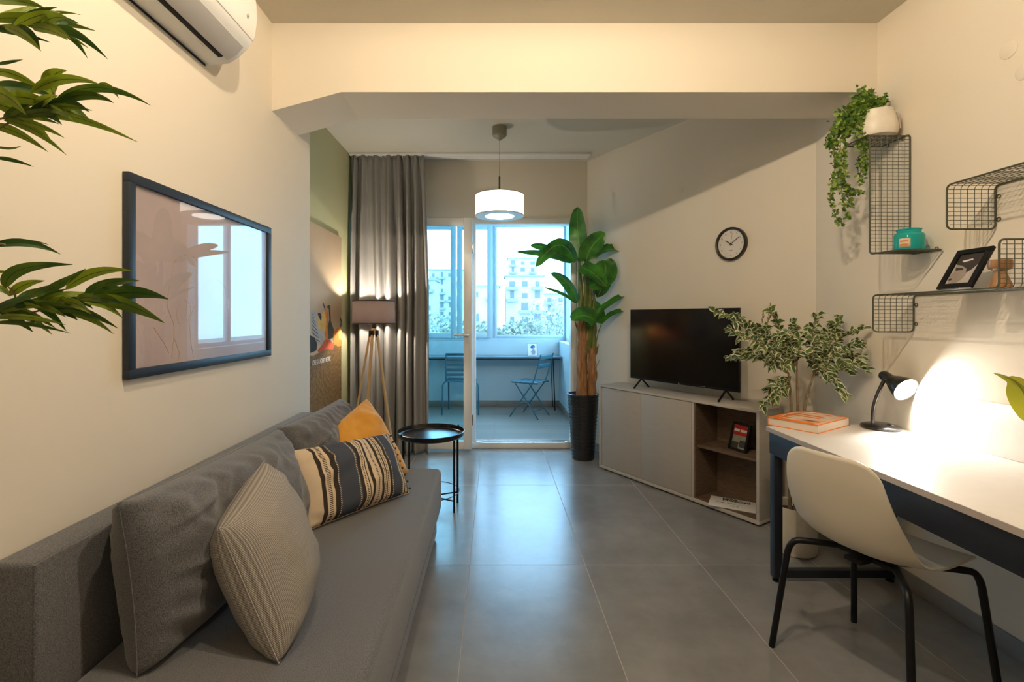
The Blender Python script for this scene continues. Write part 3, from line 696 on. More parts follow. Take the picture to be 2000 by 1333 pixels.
A, B, C, D = V((-.875, 2.06, .715)), V((-.575, 2.62, .66)), V((-.425, 2.42, .412)), V((-.775, 1.985, .408))
for nm, P0, P1, out in (('fringe', A, D, V((-.9, -.6, 0))), ('pompom_trim', B, C, V((.5, .55, 0)))):
    b = NB(); 
    for k in range(60 if nm == 'fringe' else 9):
        q = P0.lerp(P1, (k+.5)/(60 if nm == 'fringe' else 9)); q = q-(P1-P0).cross(V((0, 0, 1))).normalized()*0
        if nm == 'fringe': tube(b, [q, q+out.normalized()*.02+V((0, 0, -.004)), q+out.normalized()*(.036+.014*random.random())+V((0, 0, -.015*random.random()))], .0034, 5)
        else:
            e = q+out.normalized()*.012; tube(b, [q, e], .0015, 5); lathe(b, [(0, -.006), (.0045, -.004), (.006, 0), (.0045, .004), (0, .006)], e, 8)
    obj(nm, b, M_ink if nm == 'fringe' else flat('teal_black_wool', (.015, .03, .035)), t)
pillow('throw_pillow', (-.835, 2.45, .71), (-.735, 2.79, .815), (-.475, 2.67, .425), (-.70, 2.38, .43), .16, M_yellow, 'mustard yellow velvet throw pillow tilted behind the striped one', 'pillow', seed=21, wr=.008, pinch=.0, flatb=.38)

# ------------------------------------------------------------------ side table
GX, GY, GZ = -.43, 3.29, .49
gt = thing('side_table', 'round black metal tray side table beside the far end of the sofa', 'side table', (GX, GY, 0))
obj('tray', lathe(NB(), [(0, GZ-.006), (.215, GZ-.006), (.222, GZ+.002), (.226, GZ+.028), (.223, GZ+.029), (.218, GZ+.004), (.212, GZ), (0, GZ)], (GX, GY, 0), 72), mat('black_lacquered_tray', (.012, .012, .014), .22, var=.1), gt, ang=30)
for a in (math.radians(-30), math.radians(24), math.radians(150), math.radians(204)):
    x, y = GX+.19*math.cos(a), GY+.19*math.sin(a); obj('leg', tube(NB(), [(x, y, 0), (x, y, GZ-.006)], .0075, 14), M_black, gt)
for a in (math.radians(-30), math.radians(24)):
    for z in (.075, GZ-.014): b = tube(NB(), [(GX+.19*math.cos(a), GY+.19*math.sin(a), z), (GX-.19*math.cos(a), GY-.19*math.sin(a), z)], .005, 8); obj('cross_bar', b, M_black, gt)
obj('ring', tube(NB(), [(GX+.19*math.cos(k*PI/30), GY+.19*math.sin(k*PI/30), .11) for k in range(60)], .0028, 6, closed=True), M_black, gt)
for a in (math.radians(40), math.radians(220)):
    x, y = GX+.226*math.cos(a), GY+.226*math.sin(a); obj('tray_knob', lathe(NB(), [(0, .038), (.006, .035), (.007, .028), (.004, .018), (0, .018)], (x, y, GZ), 12), M_black, gt)

# ------------------------------------------------------------------ TV cabinet
Ac = V((.889, 4.138, 0)); Bc = V((1.616, 2.97, 0)); cd = (Bc-Ac).normalized(); cm = V((-cd.y, cd.x, 0)); CL = (Bc-Ac).length
MC = basis(Ac, cd, cm, V((0, 0, 1))); CW = .27; CH = .714
cb = thing('tv_cabinet', 'low grey media cabinet with two sliding doors and open dark wood shelves', 'cabinet', mtx=MC)
L = dict(local=True)
b = NB(); box(b, 0, CL, 0, CW, CH-.018, CH, .001); box(b, 0, CL, 0, CW, .012, .034, .001); box(b, 0, .018, .0, CW, .034, CH-.018, .001); box(b, CL-.018, CL, .0, CW, .034, CH-.018, .001)
obj('carcass', b, M_cabframe, cb, **L)
def s_at(px):
    k = (px-CX)/F; return (k*Ac.y-Ac.x)/(cd.x-k*cd.y)
s1, s2 = s_at(1251), s_at(1351)
obj('back_panel', box(NB(), .018, CL-.018, CW-.012, CW-.004, .034, CH-.018), M_wood, cb, **L)
obj('divider', box(NB(), s2-.004, s2+.012, .004, CW-.012, .034, CH-.018, .001), M_cabframe, cb, **L)
obj('wood_lining', box(NB(), s2+.012, s2+.022, .012, CW-.012, .034, CH-.018), M_wood, cb, **L)
obj('wood_lining', box(NB(), CL-.026, CL-.018, .012, CW-.012, .034, CH-.018), M_wood, cb, **L)
obj('wood_lining', box(NB(), s2+.022, CL-.026, .012, CW-.012, .034, .040), M_wood, cb, **L)
obj('shelf', box(NB(), s2+.022, CL-.026, .03, CW-.012, .385, .403, .001), M_wood, cb, **L)
b = NB(); box(b, .021, s1-.002, .006, .022, .038, CH-.022, .0015); d1 = obj('door', b, M_cab, cb, **L)
b = NB(); box(b, s1+.001, s2-.006, .004, .020, .038, CH-.022, .0015); d2 = obj('door', b, M_cab, cb, **L)
obj('finger_pull', box(NB(), s1*.5-.06, s1*.5+.06, .004, .009, CH-.034, CH-.026, .001), M_edge, d1, **L)
for x in (.05, CL-.05, CL*.5): 
    for y in (.03, CW-.04): obj('foot', box(NB(), x-.02, x+.02, y-.015, y+.015, 0, .012), M_black, cb, **L)

# TV
v0 = Ac+cm*.13; 
def s_tv(px):
    k = (px-CX)/F; return (k*v0.y-v0.x)/(cd.x-k*cd.y)
t0, t1 = s_tv(1231), s_tv(1444)
tv = thing('television', 'flat black television standing on the grey cabinet', 'television', mtx=basis(v0+V((0, 0, CH)), cd, cm, V((0, 0, 1))))
z0, z1 = .785-CH, 1.348-CH
obj('bezel', box(NB(), t0, t1, 0, .018, z0, z1, .002), M_black, tv, **L)
obj('rear_housing', box(NB(), t0+.12, t1-.12, .018, .055, z0+.02, z0+.34, .012), M_black, tv, **L)
M_scr = mat('glossy_black_screen', (.004, .004, .005), .12, var=.1)
obj('screen', box(NB(), t0+.006, t1-.006, -.001, .001, z0+.018, z1-.006), M_scr, tv, smooth=False, **L)
for x in (t0+.11, t1-.10):
    b = NB(); 
    for s in (-1, 1): tube(b, [(x, .009, z0+.004), (x+s*.0, .009+s*.085, .006)], .007, 8); 
    tube(b, [(x, .009-.09, .005), (x, .009-.075, .005)], .005, 8); tube(b, [(x, .009+.075, .005), (x, .009+.09, .005)], .005, 8)
    obj('foot', b, M_black, tv, **L)
b = box(NB(), (t0+t1)/2-.006, (t0+t1)/2+.006, -.0018, -.001, z0+.006, z0+.014); obj('logo', b, M_chrome, tv, smooth=False, **L)
b = box(NB(), t1-.30, t1-.25, -.0018, -.001, z0+.007, z0+.011); obj('logo', b, M_chrome, tv, smooth=False, **L)

# things in the cabinet
Mx = MC @ Matrix.Translation(V(((s_at(1420)), .10, .403)))
ph = thing('photo_frame', 'black photo frame with a red and cream picture on the cabinet shelf', 'photo frame', mtx=Mx @ Matrix.Rotation(math.radians(-12), 4, 'Z') @ Matrix.Rotation(math.radians(-15), 4, 'X'))
W_, H_ = .145, .19
b = NB(); frame_rect(b, -W_/2, W_/2, .002, H_, .018, 0, .014, .002); obj('frame', b, M_black, ph, **L)
obj('picture', box(NB(), -W_/2+.016, W_/2-.016, .006, .010, .018, H_-.016), flat('photo_grey_green', (.30, .30, .22)), ph, smooth=False, **L)
b = NB(); box(b, -W_/2+.016, W_/2-.016, .004, .006, H_-.085, H_-.018); obj('red_banner', b, flat('photo_red', (.50, .02, .015)), ph, smooth=False, **L)
b = NB(); box(b, -.05, -.008, .003, .004, H_-.062, H_-.045); box(b, .0, .05, .003, .004, H_-.062, H_-.045); obj('banner_strip', b, M_paper, ph, smooth=False, **L)
b = NB(); box(b, -W_/2+.016, .0, .003, .006, .02, .06); box(b, .01, W_/2-.02, .003, .006, .03, .075); obj('dark_figure', b, flat('photo_dark', (.04, .045, .04)), ph, smooth=False, **L)
Mx = MC @ Matrix.Translation(V(((s_at(1412)), .105, .041))) @ Matrix.Rotation(math.radians(28), 4, 'Z')
mg = thing('magazine', 'white magazine with bold black lettering lying in the bottom shelf', 'magazine', mtx=Mx)
b = NB(); box(b, -.14, .14, -.095, .095, 0, .006, .001); obj('pages', b, M_paper, mg, **L)
def ltext(nm, s, size, x, y, z, m, par, Mroot, bold=.001, sx=1, rot=0):
    return text(nm, s, size, Mroot @ Matrix.Translation(V((x, y, z))) @ Matrix.Rotation(rot, 4, 'Z'), m, par, ext=.0003, bold=bold, sx=sx)
ltext('lettering', 'PIGEON', .042, .02, .045, .0066, M_ink, mg, Mx, .0015, 1.1)
ltext('lettering', 'NEWS', .03, -.02, .072, .0066, M_ink, mg, Mx, .0015, 1.1)
ltext('lettering', 'o~&  %oo  ~-', .028, -.02, -.01, .0066, flat('grey_ink', (.2, .19, .18)), mg, Mx, 0)
ltext('lettering', '- oo &  ~ -', .022, .03, -.05, .0066, flat('grey_ink', (.2, .19, .18)), mg, Mx, 0)

# ------------------------------------------------------------------ clock
cc = on_diag(1430, 477); zc = WN; xc = V((0, 0, 1)).cross(zc).normalized(); yc = V((0, 0, 1))
MCk = basis(cc, xc, yc, zc); rc = .118
ck = thing('wall_clock', 'round wall clock with black rim and pale face above the television', 'clock', mtx=MCk)
obj('rim', lathe(NB(), [(rc-.018, .012), (rc-.014, .026), (rc-.006, .030), (rc, .024), (rc, 0), (rc-.018, 0)], n=64, closed=True), mat('black_clock_rim', (.02, .017, .014), .3), ck, **L)
obj('face', lathe(NB(), [(0, .013), (rc-.016, .013), (rc-.016, .002), (0, .002)], n=64), mat('off_white_dial', (.70, .66, .60), .6), ck, smooth=False, **L)
Mg = flat('grey_numerals', (.14, .12, .10))
for k in range(1, 13):
    a = PI/2-k*PI/6; text('numeral', str(k), .017, MCk @ Matrix.Translation(V((.082*math.cos(a), .082*math.sin(a), .0135))), Mg, ck, ext=.0003)
for a, l_, w2 in ((PI/2-(10.15)*PI/6, .048, .0028), (PI/2-9.3*PI/30, .072, .0022), (PI/2-1.6*PI/30, .075, .0007)):
    d = V((math.cos(a), math.sin(a), 0)); b = NB(); tube(b, [V((0, 0, .017))-d*.016, V((0, 0, .017))+d*l_], w2, 6); obj('hand', b, M_ink, ck, **L)
b = NB(); box(b, -.016, .016, -.047, -.044, .0132, .0136); obj('dial_mark', b, Mg, ck, smooth=False, **L)

# ------------------------------------------------------------------ banana plant
BPX, BPY = .805, 4.43
bp_ = thing('banana_plant', 'tall artificial banana plant with twin brown trunks by the balcony door', 'plant', (BPX, BPY, 0))
def potprof():
    pf = []; 
    for k in range(0, 61):
        t = k/60; r = .100+.040*t; pf.append((r+.0028*math.sin(t*2*PI*17), .0+.585*t))
    return pf
prf = potprof(); b = NB(); n = 72; rings = []
for (r, z) in prf:
    ring = []
    for k in range(n):
        a = 2*PI*k/n; t = z/.585; ripple = .0036*math.sin(t*2*PI*19+1.3*math.sin(3*a+6*t)+.8*math.sin(5*a-9*t))
        rr = .100+.040*t+ripple*(1 if .02 < t < .97 else 0); ring.append(b.verts.new((BPX+rr*math.cos(a), BPY+rr*math.sin(a), z)))
    rings.append(ring)
inner = [[b.verts.new((BPX+rr*math.cos(2*PI*k/n), BPY+rr*math.sin(2*PI*k/n), z)) for k in range(n)] for rr, z in ((.144, .587), (.134, .592), (.130, .585), (.126, .54))]
rings += inner
for A_, B_ in zip(rings, rings[1:]):
    for k in range(n): b.faces.new([A_[k], A_[(k+1) % n], B_[(k+1) % n], B_[k]])
b.faces.new(rings[0]); b.faces.new(rings[-1])
obj('pot', b, mat('glossy_black_ceramic', (.013, .013, .015), .25, var=.1, coat=.3), bp_, ang=180)
obj('soil', lathe(NB(), [(0, .56), (.127, .555), (.127, .545), (0, .545)], (BPX, BPY, 0), 32), M_soil, bp_)
M_trunk = mat('brown_banana_trunk', (.20, .085, .03), .8, vs=7, col2=(.50, .27, .12), stretch=(9, 9, 1.2), bump=.9, bs=40, detail=6)
M_stalk = mat('green_stalk', (.05, .10, .02), .5, vs=9, col2=(.22, .24, .06), stretch=(6, 6, 1))
def trunk(pts, rs, m, nm='trunk', ragged=0):
    P = cat(pts, 8); N_ = len(P); R_ = []
    for i in range(N_):
        t = i/(N_-1)*(len(rs)-1); k = min(int(t), len(rs)-2); R_.append(rs[k]*(1-(t-k))+rs[k+1]*(t-k))
    b = tube(NB(), P, R_, 18)
    for v in b.verts: v.co += V((noise.noise(v.co*14), noise.noise(v.co*14+V((9, 0, 0))), 0))*.012
    if ragged:
        uvx = b.loops.layers.uv.new('UVMap')
        for k in range(ragged):
            i = random.randrange(N_//3, N_-2); a = random.random()*2*PI; d = V((math.cos(a), math.sin(a), 0))
            q = P[i]+d*R_[i]*.9; leaf(b, uvx, q, q+d*.015+V((0, 0, .04)), q+d*.03+V((0, 0, .11*random.random()+.03)), .025, roll=random.random(), face=d, n=5)
    return obj(nm, b, m, bp_, ang=80)
Y0 = BPY
trunk([at(1137, 772, Y0), at(1136, 720, Y0), at(1137, 660, Y0), at(1136, 625, Y0), at(1135, 600, Y0)], [.052, .050, .045, .036, .026], M_trunk, ragged=10)
trunk([at(1156, 772, Y0-.02), at(1157, 730, Y0-.02), at(1157, 680, Y0-.02)], [.038, .040, .026], M_trunk, ragged=9)
for k, (p, q, r) in enumerate((((1134, 615), (1130, 505), .026), ((1142, 615), (1144, 500), .026), ((1150, 680), (1152, 510), .030), ((1158, 700), (1160, 540), .020), ((1146, 690), (1140, 540), .022), ((1160, 700), (1164, 615), .014))):
    trunk([at(p[0], p[1], Y0-.01), at((p[0]+q[0])/2+1, (p[1]+q[1])/2, Y0-.01), at(q[0], q[1], Y0)], [r, r*.8, r*.35], M_stalk, 'stalk')
def U(px): return px*Y0/F
BL = [((1135, 512, .0), (1126, 455, .03), (1128, 405, .0), 36, 0.1, .2), ((1144, 512, -.02), (1150, 478, -.05), (1182, 456, -.05), 42, -.2, .15),
 ((1122, 514, .0), (1098, 440, -.08), (1046, 521, -.15), 34, .5, .3), ((1120, 512, .03), (1078, 488, .05), (1009, 492, .1), 22, .9, .3), ((1100, 500, .1), (1065, 478, .12), (1036, 480, .15), 18, .5, .3),
 ((1153, 512, .0), (1205, 455, .05), (1260, 527, .02), 26, 1.0, .35), ((1156, 508, .06), (1172, 490, .08), (1188, 476, .1), 18, .9, .2),
 ((1178, 508, -.03), (1196, 540, -.06), (1150, 560, -.18), 44, .3, .2), ((1160, 520, .0), (1196, 530, .02), (1166, 582, .03), 40, -.3, .15), ((1134, 522, -.06), (1160, 530, -.16), (1184, 560, -.2), 34, .6, .25),
 ((1128, 592, .0), (1112, 540, .02), (1076, 534, .05), 26, .7, .25), ((1126, 592, .0), (1110, 572, .0), (1062, 561, -.05), 9, .8, .5), ((1116, 560, .04), (1108, 554, .05), (1095, 556, .05), 6, .8, .5),
 ((1158, 626, -.03), (1185, 592, -.04), (1233, 570, -.05), 22, 1.0, .3), ((1174, 634, -.05), (1195, 604, -.06), (1229, 608, -.05), 15, .9, .3),
 ((1163, 628, -.08), (1142, 606, -.18), (1116, 626, -.24), 36, -.5, .2), ((1146, 600, .02), (1160, 600, .04), (1178, 632, .04), 36, .2, .1), ((1142, 640, -.02), (1158, 628, -.05), (1176, 600, -.05), 20, .6, .2)]
for k, (a, bb, c, wpx, roll, fold) in enumerate(BL):
    b = NB(); uvl = b.loops.layers.uv.new('UVMap')
    A_, B_, C_ = [at(q[0], q[1], Y0+q[2]) for q in (a, bb, c)]
    leaf(b, uvl, A_, B_, C_, U(wpx), roll=roll, fold=fold, n=20, shape=.42)
    for v in b.verts: v.co += V((0, 1, .5))*noise.noise(v.co*16)*.012
    o = obj('leaf', b, ML_banana, bp_, ang=80)
b = NB(); tube(b, cat([at(1164, 690, Y0-.04), at(1166, 660, Y0-.05), at(1174, 634, Y0-.05)], 5), .004, 8); obj('leaf_stem', b, M_stalk, bp_)

# ------------------------------------------------------------------ variegated ficus
FXp, FYp = 1.655, 2.68
fc = thing('ficus_plant', 'variegated green and cream ficus in a cream pot between cabinet and desk', 'plant', (FXp, FYp, 0))
obj('pot', lathe(NB(), [(0, .002), (.098, .002), (.106, .012), (.110, .25), (.108, .256), (.102, .25), (.098, .20), (0, .20)], (FXp, FYp, 0), 48), M_pot, fc)
obj('soil', lathe(NB(), [(0, .215), (.099, .21), (.099, .2), (0, .2)], (FXp, FYp, 0), 24), M_soil, fc)
random.seed(12)
tips = [(1392, 606), (1432, 615), (1452, 628), (1422, 645), (1502, 604), (1490, 640), (1420, 702), (1445, 655), (1440, 690), (1470, 640), (1550, 630), (1548, 648), (1596, 614), (1640, 622), (1620, 640), (1692, 640), (1690, 700), (1650, 775), (1622, 700), (1560, 690), (1512, 690), (1530, 670), (1600, 660), (1580, 700), (1640, 680), (1660, 700), (1655, 730), (1615, 745), (1535, 720), (1500, 715), (1475, 700), (1690, 725), (1585, 645), (1520, 655), (1680, 670), (1600, 720)]
bw = NB(); fo = NB(); uvl = fo.loops.layers.uv.new('UVMap')
stems = [((1545, 790), (1540, 730)), ((1558, 790), (1556, 720)), ((1572, 795), (1590, 730))]
root = V((FXp, FYp, .21))
heads = []
for k, ((ax, ay), (bx_, by_)) in enumerate(stems):
    P = cat([root+V((-.03+.03*k, 0, 0)), at(ax, ay+90, FYp-.0), at(ax, ay, FYp-.02), at(bx_, by_, FYp-.02)], 6); tube(bw, P, [.011-.006*i/len(P) for i in range(len(P))], 8); heads.append((P[-1], P[int(len(P)*.75)]))
for j, (tx, ty) in enumerate(tips+[(1490, 795), (1502, 765), (1515, 755)]):
    dpt = FYp+random.uniform(-.16, .16)
    if tx > 1640: dpt = min(dpt, 2.58)
    if tx > 1675: dpt = 2.52
    tip = at(tx, ty, dpt); k = 0 if tx < 1500 else (1 if tx < 1580 else 2)
    st_ = heads[k][0] if j < len(tips) else heads[0][1]
    mid = (st_+tip)/2+V((random.uniform(-.03, .03), random.uniform(-.05, .05), .05))
    P = cat([st_, mid, tip], 8); tube(bw, P, [.0045-.003*i/len(P) for i in range(len(P))], 6)
    nl = 32 if (tip-st_).length > .2 else 20
    for i in range(nl):
        t = .25+.75*(i+random.random()*.6)/nl; t = min(t, 1); q = P[min(int(t*(len(P)-1)), len(P)-1)]
        dirv = (P[-1]-P[0]).normalized()*.6+V((random.uniform(-1, 1), random.uniform(-1, .6), random.uniform(-.7, .7))); dirv.normalize()
        ln = random.uniform(.034, .058); tp = q+dirv*ln+V((0, 0, -.012))
        if tp.x > XR-.012: continue
        leaf(fo, uvl, q, q+dirv*ln*.5+V((0, 0, .006)), tp, ln*random.uniform(.5, .66), roll=random.uniform(-.7, .7), fold=.2, n=6)
obj('branches', bw, M_bark, fc); obj('foliage', fo, ML_ficus, fc, ang=80)
b = NB(); uvs = b.loops.layers.uv.new('UVMap')
for sx_, sy_, ex, ey in ((1497, 655, 1504, 600), (1488, 650, 1490, 612), (1495, 640, 1507, 615)):
    P = cat([at(sx_, sy_, FYp), at((sx_+ex)/2, (sy_+ey)/2, FYp), at(ex, ey, FYp)], 6); tube(b, P, .0016, 5)
    for i in range(2, len(P), 2): leaf(b, uvs, P[i], P[i]+V((.005, 0, .01)), P[i]+V((random.uniform(-.012, .012), 0, .026)), .008, n=3)
obj('dry_sprig', b, M_bark, fc)

# ------------------------------------------------------------------ desk
DX0, DX1, DYF, DYF2, DYN, DZ = 1.343, XR-.004, 2.405, 2.46, .95, .745
dk = thing('desk', 'long white topped desk with dark navy apron and steel legs at the right wall', 'desk', (1.65, 1.7, 0))
b = NB(); prism(b, [(DX0, DYN), (DX1, DYN), (DX1, DYF2), (DX0, DYF)], 'z', DZ-.022, DZ); obj('top', b, [M_desk], dk, smooth=False)
b = NB(); box(b, DX0-.0012, DX0, DYN, DYF, DZ-.0215, DZ-.0008); obj('edge_band', b, M_edge, dk, smooth=False)
b = NB(); box(b, DX0+.008, DX0+.030, DYN+.01, DYF-.012, DZ-.128, DZ-.022, .002); box(b, DX0+.03, DX1-.02, DYF-.034, DYF-.012, DZ-.128, DZ-.022, .002); obj('apron', b, M_navy, dk)
def legloop(y):
    q = .02; obj('leg', box(NB(), DX0+.010, DX0+.010+.04, y-q, y+q, .02, DZ-.128, .003), M_navy, dk)
    obj('leg', box(NB(), DX1-.06, DX1-.02, y-q, y+q, .02, DZ-.022, .003), M_navy, dk)
    obj('foot_rail', box(NB(), DX0+.05, DX1-.06, y-q+.002, y+q-.002, .022, .058, .003), M_navy, dk)
    for x in (DX0+.03, DX1-.04): obj('levelling_foot', lathe(NB(), [(0, 0), (.018, 0), (.018, .008), (.007, .01), (.007, .021), (0, .021)], (x, y, 0), 16), M_black, dk)
legloop(DYF-.035); legloop(DYN+.04)
b = box(NB(), DX1-.016, XR-.001, .7, 2.10, DZ+.0, DZ+.205, .002); bk_ = obj('desk_back_board', b, M_desk); tag(bk_, 'low pale board fixed to the right wall along the back of the desk', 'back board')

# desk lamp
QX_, QY_ = 1.872, 2.36
dl_ = thing('desk_lamp', 'small glossy black desk lamp lit at the far end of the desk', 'desk lamp', (QX_, QY_, DZ))
M_lb = mat('glossy_black_plastic', (.02, .018, .018), .22, var=.1, coat=.3)
obj('base', lathe(NB(), [(0, DZ), (.078, DZ), (.081, DZ+.004), (.081, DZ+.012), (.074, DZ+.019), (.05, DZ+.025), (.0, DZ+.028)], (QX_, QY_, 0), 48), M_lb, dl_)
obj('switch', box(NB(), QX_+.01, QX_+.03, QY_-.05, QY_-.025, DZ+.018, DZ+.03, .003), M_lb, dl_)
hb = at(1733, 738, QY_-.005); hb.x = min(hb.x, 1.905)
obj('gooseneck', tube(NB(), cat([(QX_-.038, QY_, DZ+.02), (QX_-.034, QY_, DZ+.10), (QX_-.012, QY_, DZ+.17), tuple(hb+V((-.015, 0, -.012)))], 10), .0085, 14), M_lb, dl_)
ax = V((.10, -.88, -.42)).normalized(); sx_ = ax.cross(V((0, 0, 1))).normalized(); sy_ = sx_.cross(ax)
MH = basis(hb-ax*.012, sx_, sy_, ax)
hs = [(0, -.026), (.014, -.024), (.023, -.014), (.025, 0), (.025, .03), (.030, .042), (.040, .06), (.055, .10), (.0575, .118)]
hi = [(.055, .116), (.052, .10), (.037, .062), (.024, .045), (.0, .04)]
obj('lamp_head', lathe(NB(), hs+hi, n=40, M=MH), M_lb, dl_)
b = lathe(NB(), [(0, .041), (.022, .0455), (.036, .0625), (.051, .10), (.054, .1155), (.0535, .1155), (.050, .10), (.035, .064), (.02, .05), (0, .048)], n=40, M=MH); obj('reflector', b, mat('white_reflector', (.85, .83, .80), .5), dl_)
obj('bulb', lathe(NB(), [(0, .076), (.012, .073), (.017, .066), (.015, .058), (.010, .05), (0, .049)], n=24, M=MH), emis('desk_bulb_glow', (1, .93, .84), 60), dl_)
lamp('lamp_light', tuple(MH @ V((0, 0, .090))), 19, (1, .95, .87), .02, dl_)

# orange book
fb, lb, rb = V((1.494, 2.245, 0)), V((1.372, 2.435, 0)), V((1.772, 2.425, 0))
e1 = (rb-fb).normalized(); bl = (rb-fb).length; e2 = V((-e1.y, e1.x, 0)); bw_ = .232; bh = .040
MB_ = basis(fb+V((0, 0, DZ)), e1, e2, V((0, 0, 1)))
bo = thing('book', 'thick orange hardcover book with cream lettering on the desk corner', 'book', mtx=MB_)
M_or = mat('orange_cover', (.80, .19, .02), .45, var=.05, vs=10)
b = NB(); box(b, 0, bl, 0, bw_, 0, .003, .0008); box(b, 0, bl, 0, bw_, bh-.003, bh, .0008); box(b, 0, bl, bw_-.003, bw_, 0, bh, .001); obj('cover', b, M_or, bo, **L)
obj('pages', box(NB(), .004, bl-.004, .004, bw_-.003, .003, bh-.003), mat('page_edges', (.72, .64, .54), .8, vs=3, var=.06, stretch=(1, 1, 300)), bo, smooth=False, **L)
M_cr = flat('cream_print', (.78, .60, .45))
text('lettering', 'MILLIE', .20, MB_ @ Matrix.Translation(V((bl*.5, bw_*.42, bh+.0002))), M_cr, bo, ext=.0003, bold=.009, sx=.47)
b = NB(); box(b, .012, bl-.012, .006, .026, bh, bh+.0004); obj('printed_band', b, M_cr, bo, smooth=False, **L)
b = NB(); tube(b, cat([V((.05, bw_-.035, bh)), V((bl*.5, bw_-.02, bh)), V((bl-.04, bw_-.05, bh)), V((bl-.02, .06, bh))], 8), .0022, 4); obj('printed_curve', b, M_cr, bo, **L)

# plant on the desk outside the right edge; one leaf reaches in
lp = thing('leafy_plant', 'potted plant with yellow green leaf reaching in at the right edge over the desk', 'plant', (1.72, 1.38, DZ))
obj('pot', lathe(NB(), [(0, DZ), (.05, DZ), (.065, DZ+.11), (.06, DZ+.11), (.055, DZ+.09), (0, DZ+.09)], (1.72, 1.38, 0), 32), M_pot, lp)
b = NB(); fo = NB(); uvl = fo.loops.layers.uv.new('UVMap')
rt = V((1.72, 1.38, DZ+.09))
for (A_, B_, C_, w_, rl) in ((at(2015, 785, 1.47), at(1985, 735, 1.47), at(1940, 729, 1.47), .035, 1.0), (at(2018, 835, 1.46), at(2005, 740, 1.46), at(1962, 738, 1.46), .075, .3), (V((1.74, 1.36, 1.1)), V((1.80, 1.3, 1.2)), V((1.85, 1.22, 1.15)), .07, .3), (V((1.71, 1.36, 1.08)), V((1.74, 1.25, 1.2)), V((1.72, 1.15, 1.18)), .07, .4), (V((1.73, 1.4, 1.05)), V((1.8, 1.45, 1.2)), V((1.86, 1.4, 1.22)), .06, .2)):
    leaf(fo, uvl, A_, B_, C_, w_, roll=rl, fold=.3, n=10, shape=.8); tube(b, cat([rt, (rt+A_)/2+V((0, 0, .03)), A_], 5), .003, 6)
obj('stem', b, M_stalk, lp); obj('foliage', fo, ML_lime, lp, ang=80)

# ------------------------------------------------------------------ wire shelves
def make_shelf(mtx, label):
    t = thing('wire_shelf', label, 'wall shelf', mtx=mtx, group='bronze wire Z shaped wall shelves')
    LL, FL, WW = .57, .172, .19
    cor = [(0, -FL), (0, 0), (LL, 0), (LL, FL)]
    loop = [(0, c[0], c[1]) for c in cor]+[(WW, c[0], c[1]) for c in cor[::-1]]
    obj('outer_frame', tube(NB(), fillet(loop, .022, True, 6), .0036, 8, closed=True), M_wire, t, **L)
    b = NB(); path = fillet([(0, c[0], c[1]) for c in cor], .022, False, 6)
    for k in range(1, 7):
        x = WW*k/7; tube(b, [V((x, p.y, p.z)) for p in path], .0013, 5)
    # cross wires evenly along the path
    cum = [0]
    for a, c in zip(path, path[1:]): cum.append(cum[-1]+(c-a).length)
    nW = int(cum[-1]/.0172)
    for k in range(1, nW):
        d = cum[-1]*k/nW; i = max(j for j in range(len(cum)-1) if cum[j] <= d); p = path[i].lerp(path[i+1], (d-cum[i])/(cum[i+1]-cum[i]))
        e = .004 if .02 < d < cum[-1]-.02 else .012
        tube(b, [(e, p.y, p.z), (WW-e, p.y, p.z)], .0013, 5)
    obj('wire_mesh', b, M_wire, t, **L)
    for l_, h_ in ((0.0, -.045), (0.0, -.135), (LL, .045), (LL, .135)):
        b = NB(); c0 = V((-.004, l_+(.009 if l_ == 0 else -.009), h_)); tube(b, [c0+V((0, .007*math.cos(k*PI/8), .007*math.sin(k*PI/8))) for k in range(16)], .0018, 6, closed=True); obj('mounting_eye', b, M_wire, t, **L)
    return t
XW = XR-.006
s1m = basis((XW, 2.30, 2.152), (-1, 0, 0), (0, 0, -1), (0, -1, 0))
s3m = basis((XW, 2.28, 1.388), (-1, 0, 0), (0, -1, 0), (0, 0, 1))
s2m = basis((XW, 1.908, 1.803), (-1, 0, 0), (0, -1, 0), (0, 0, 1))
shf = make_shelf(s1m, 'bronze wire shelf hung upright holding the white pot and the turquoise candle')
dup(shf, s2m, 'upper bronze wire shelf cut off by the right edge of the photo')
dup(shf, s3m, 'long lower bronze wire shelf holding the black photo frame')

# candle jar
cx_, cy_, cz_ = 1.87, 2.195, 1.5845
cj = thing('candle_jar', 'turquoise glass candle jar with a small label on the wire shelf', 'candle', (cx_, cy_, cz_))
def jar_glass():
    m = bpy.data.materials.new('turquoise_glass'); t = NT(m); b = t.nodes['Principled BSDF']; b.inputs['Base Color'].default_value = (.04, .62, .60, 1); b.inputs['Roughness'].default_value = .06
    b.inputs['Transmission Weight'].default_value = .55; b.inputs['IOR'].default_value = 1.3; return m
obj('jar', lathe(NB(), [(0, 0), (.052, 0), (.057, .005), (.057, .066), (.052, .076), (.044, .080), (.044, .09), (.047, .093), (.047, .097), (.042, .097), (.041, .08), (.054, .066), (.054, .006), (0, .004)], (cx_, cy_, cz_), 48), jar_glass(), cj)
obj('wax', lathe(NB(), [(0, .006), (.052, .006), (.052, .055), (0, .055)], (cx_, cy_, cz_), 40), mat('green_turquoise_wax', (.04, .38, .26), .6), cj)
b = NB(); g = []
for k in range(7):
    a = math.radians(193+k*7.0); g.append([b.verts.new((cx_+.0578*math.cos(a), cy_+.0578*math.sin(a), cz_+z)) for z in (.012, .052)])
for k in range(6): b.faces.new([g[k][0], g[k+1][0], g[k+1][1], g[k][1]])
lb_ = obj('label_sticker', b, flat('cream_label', (.66, .58, .42)), cj); md = lb_.modifiers.new('t', 'SOLIDIFY'); md.thickness = .0006
b = NB(); g = []
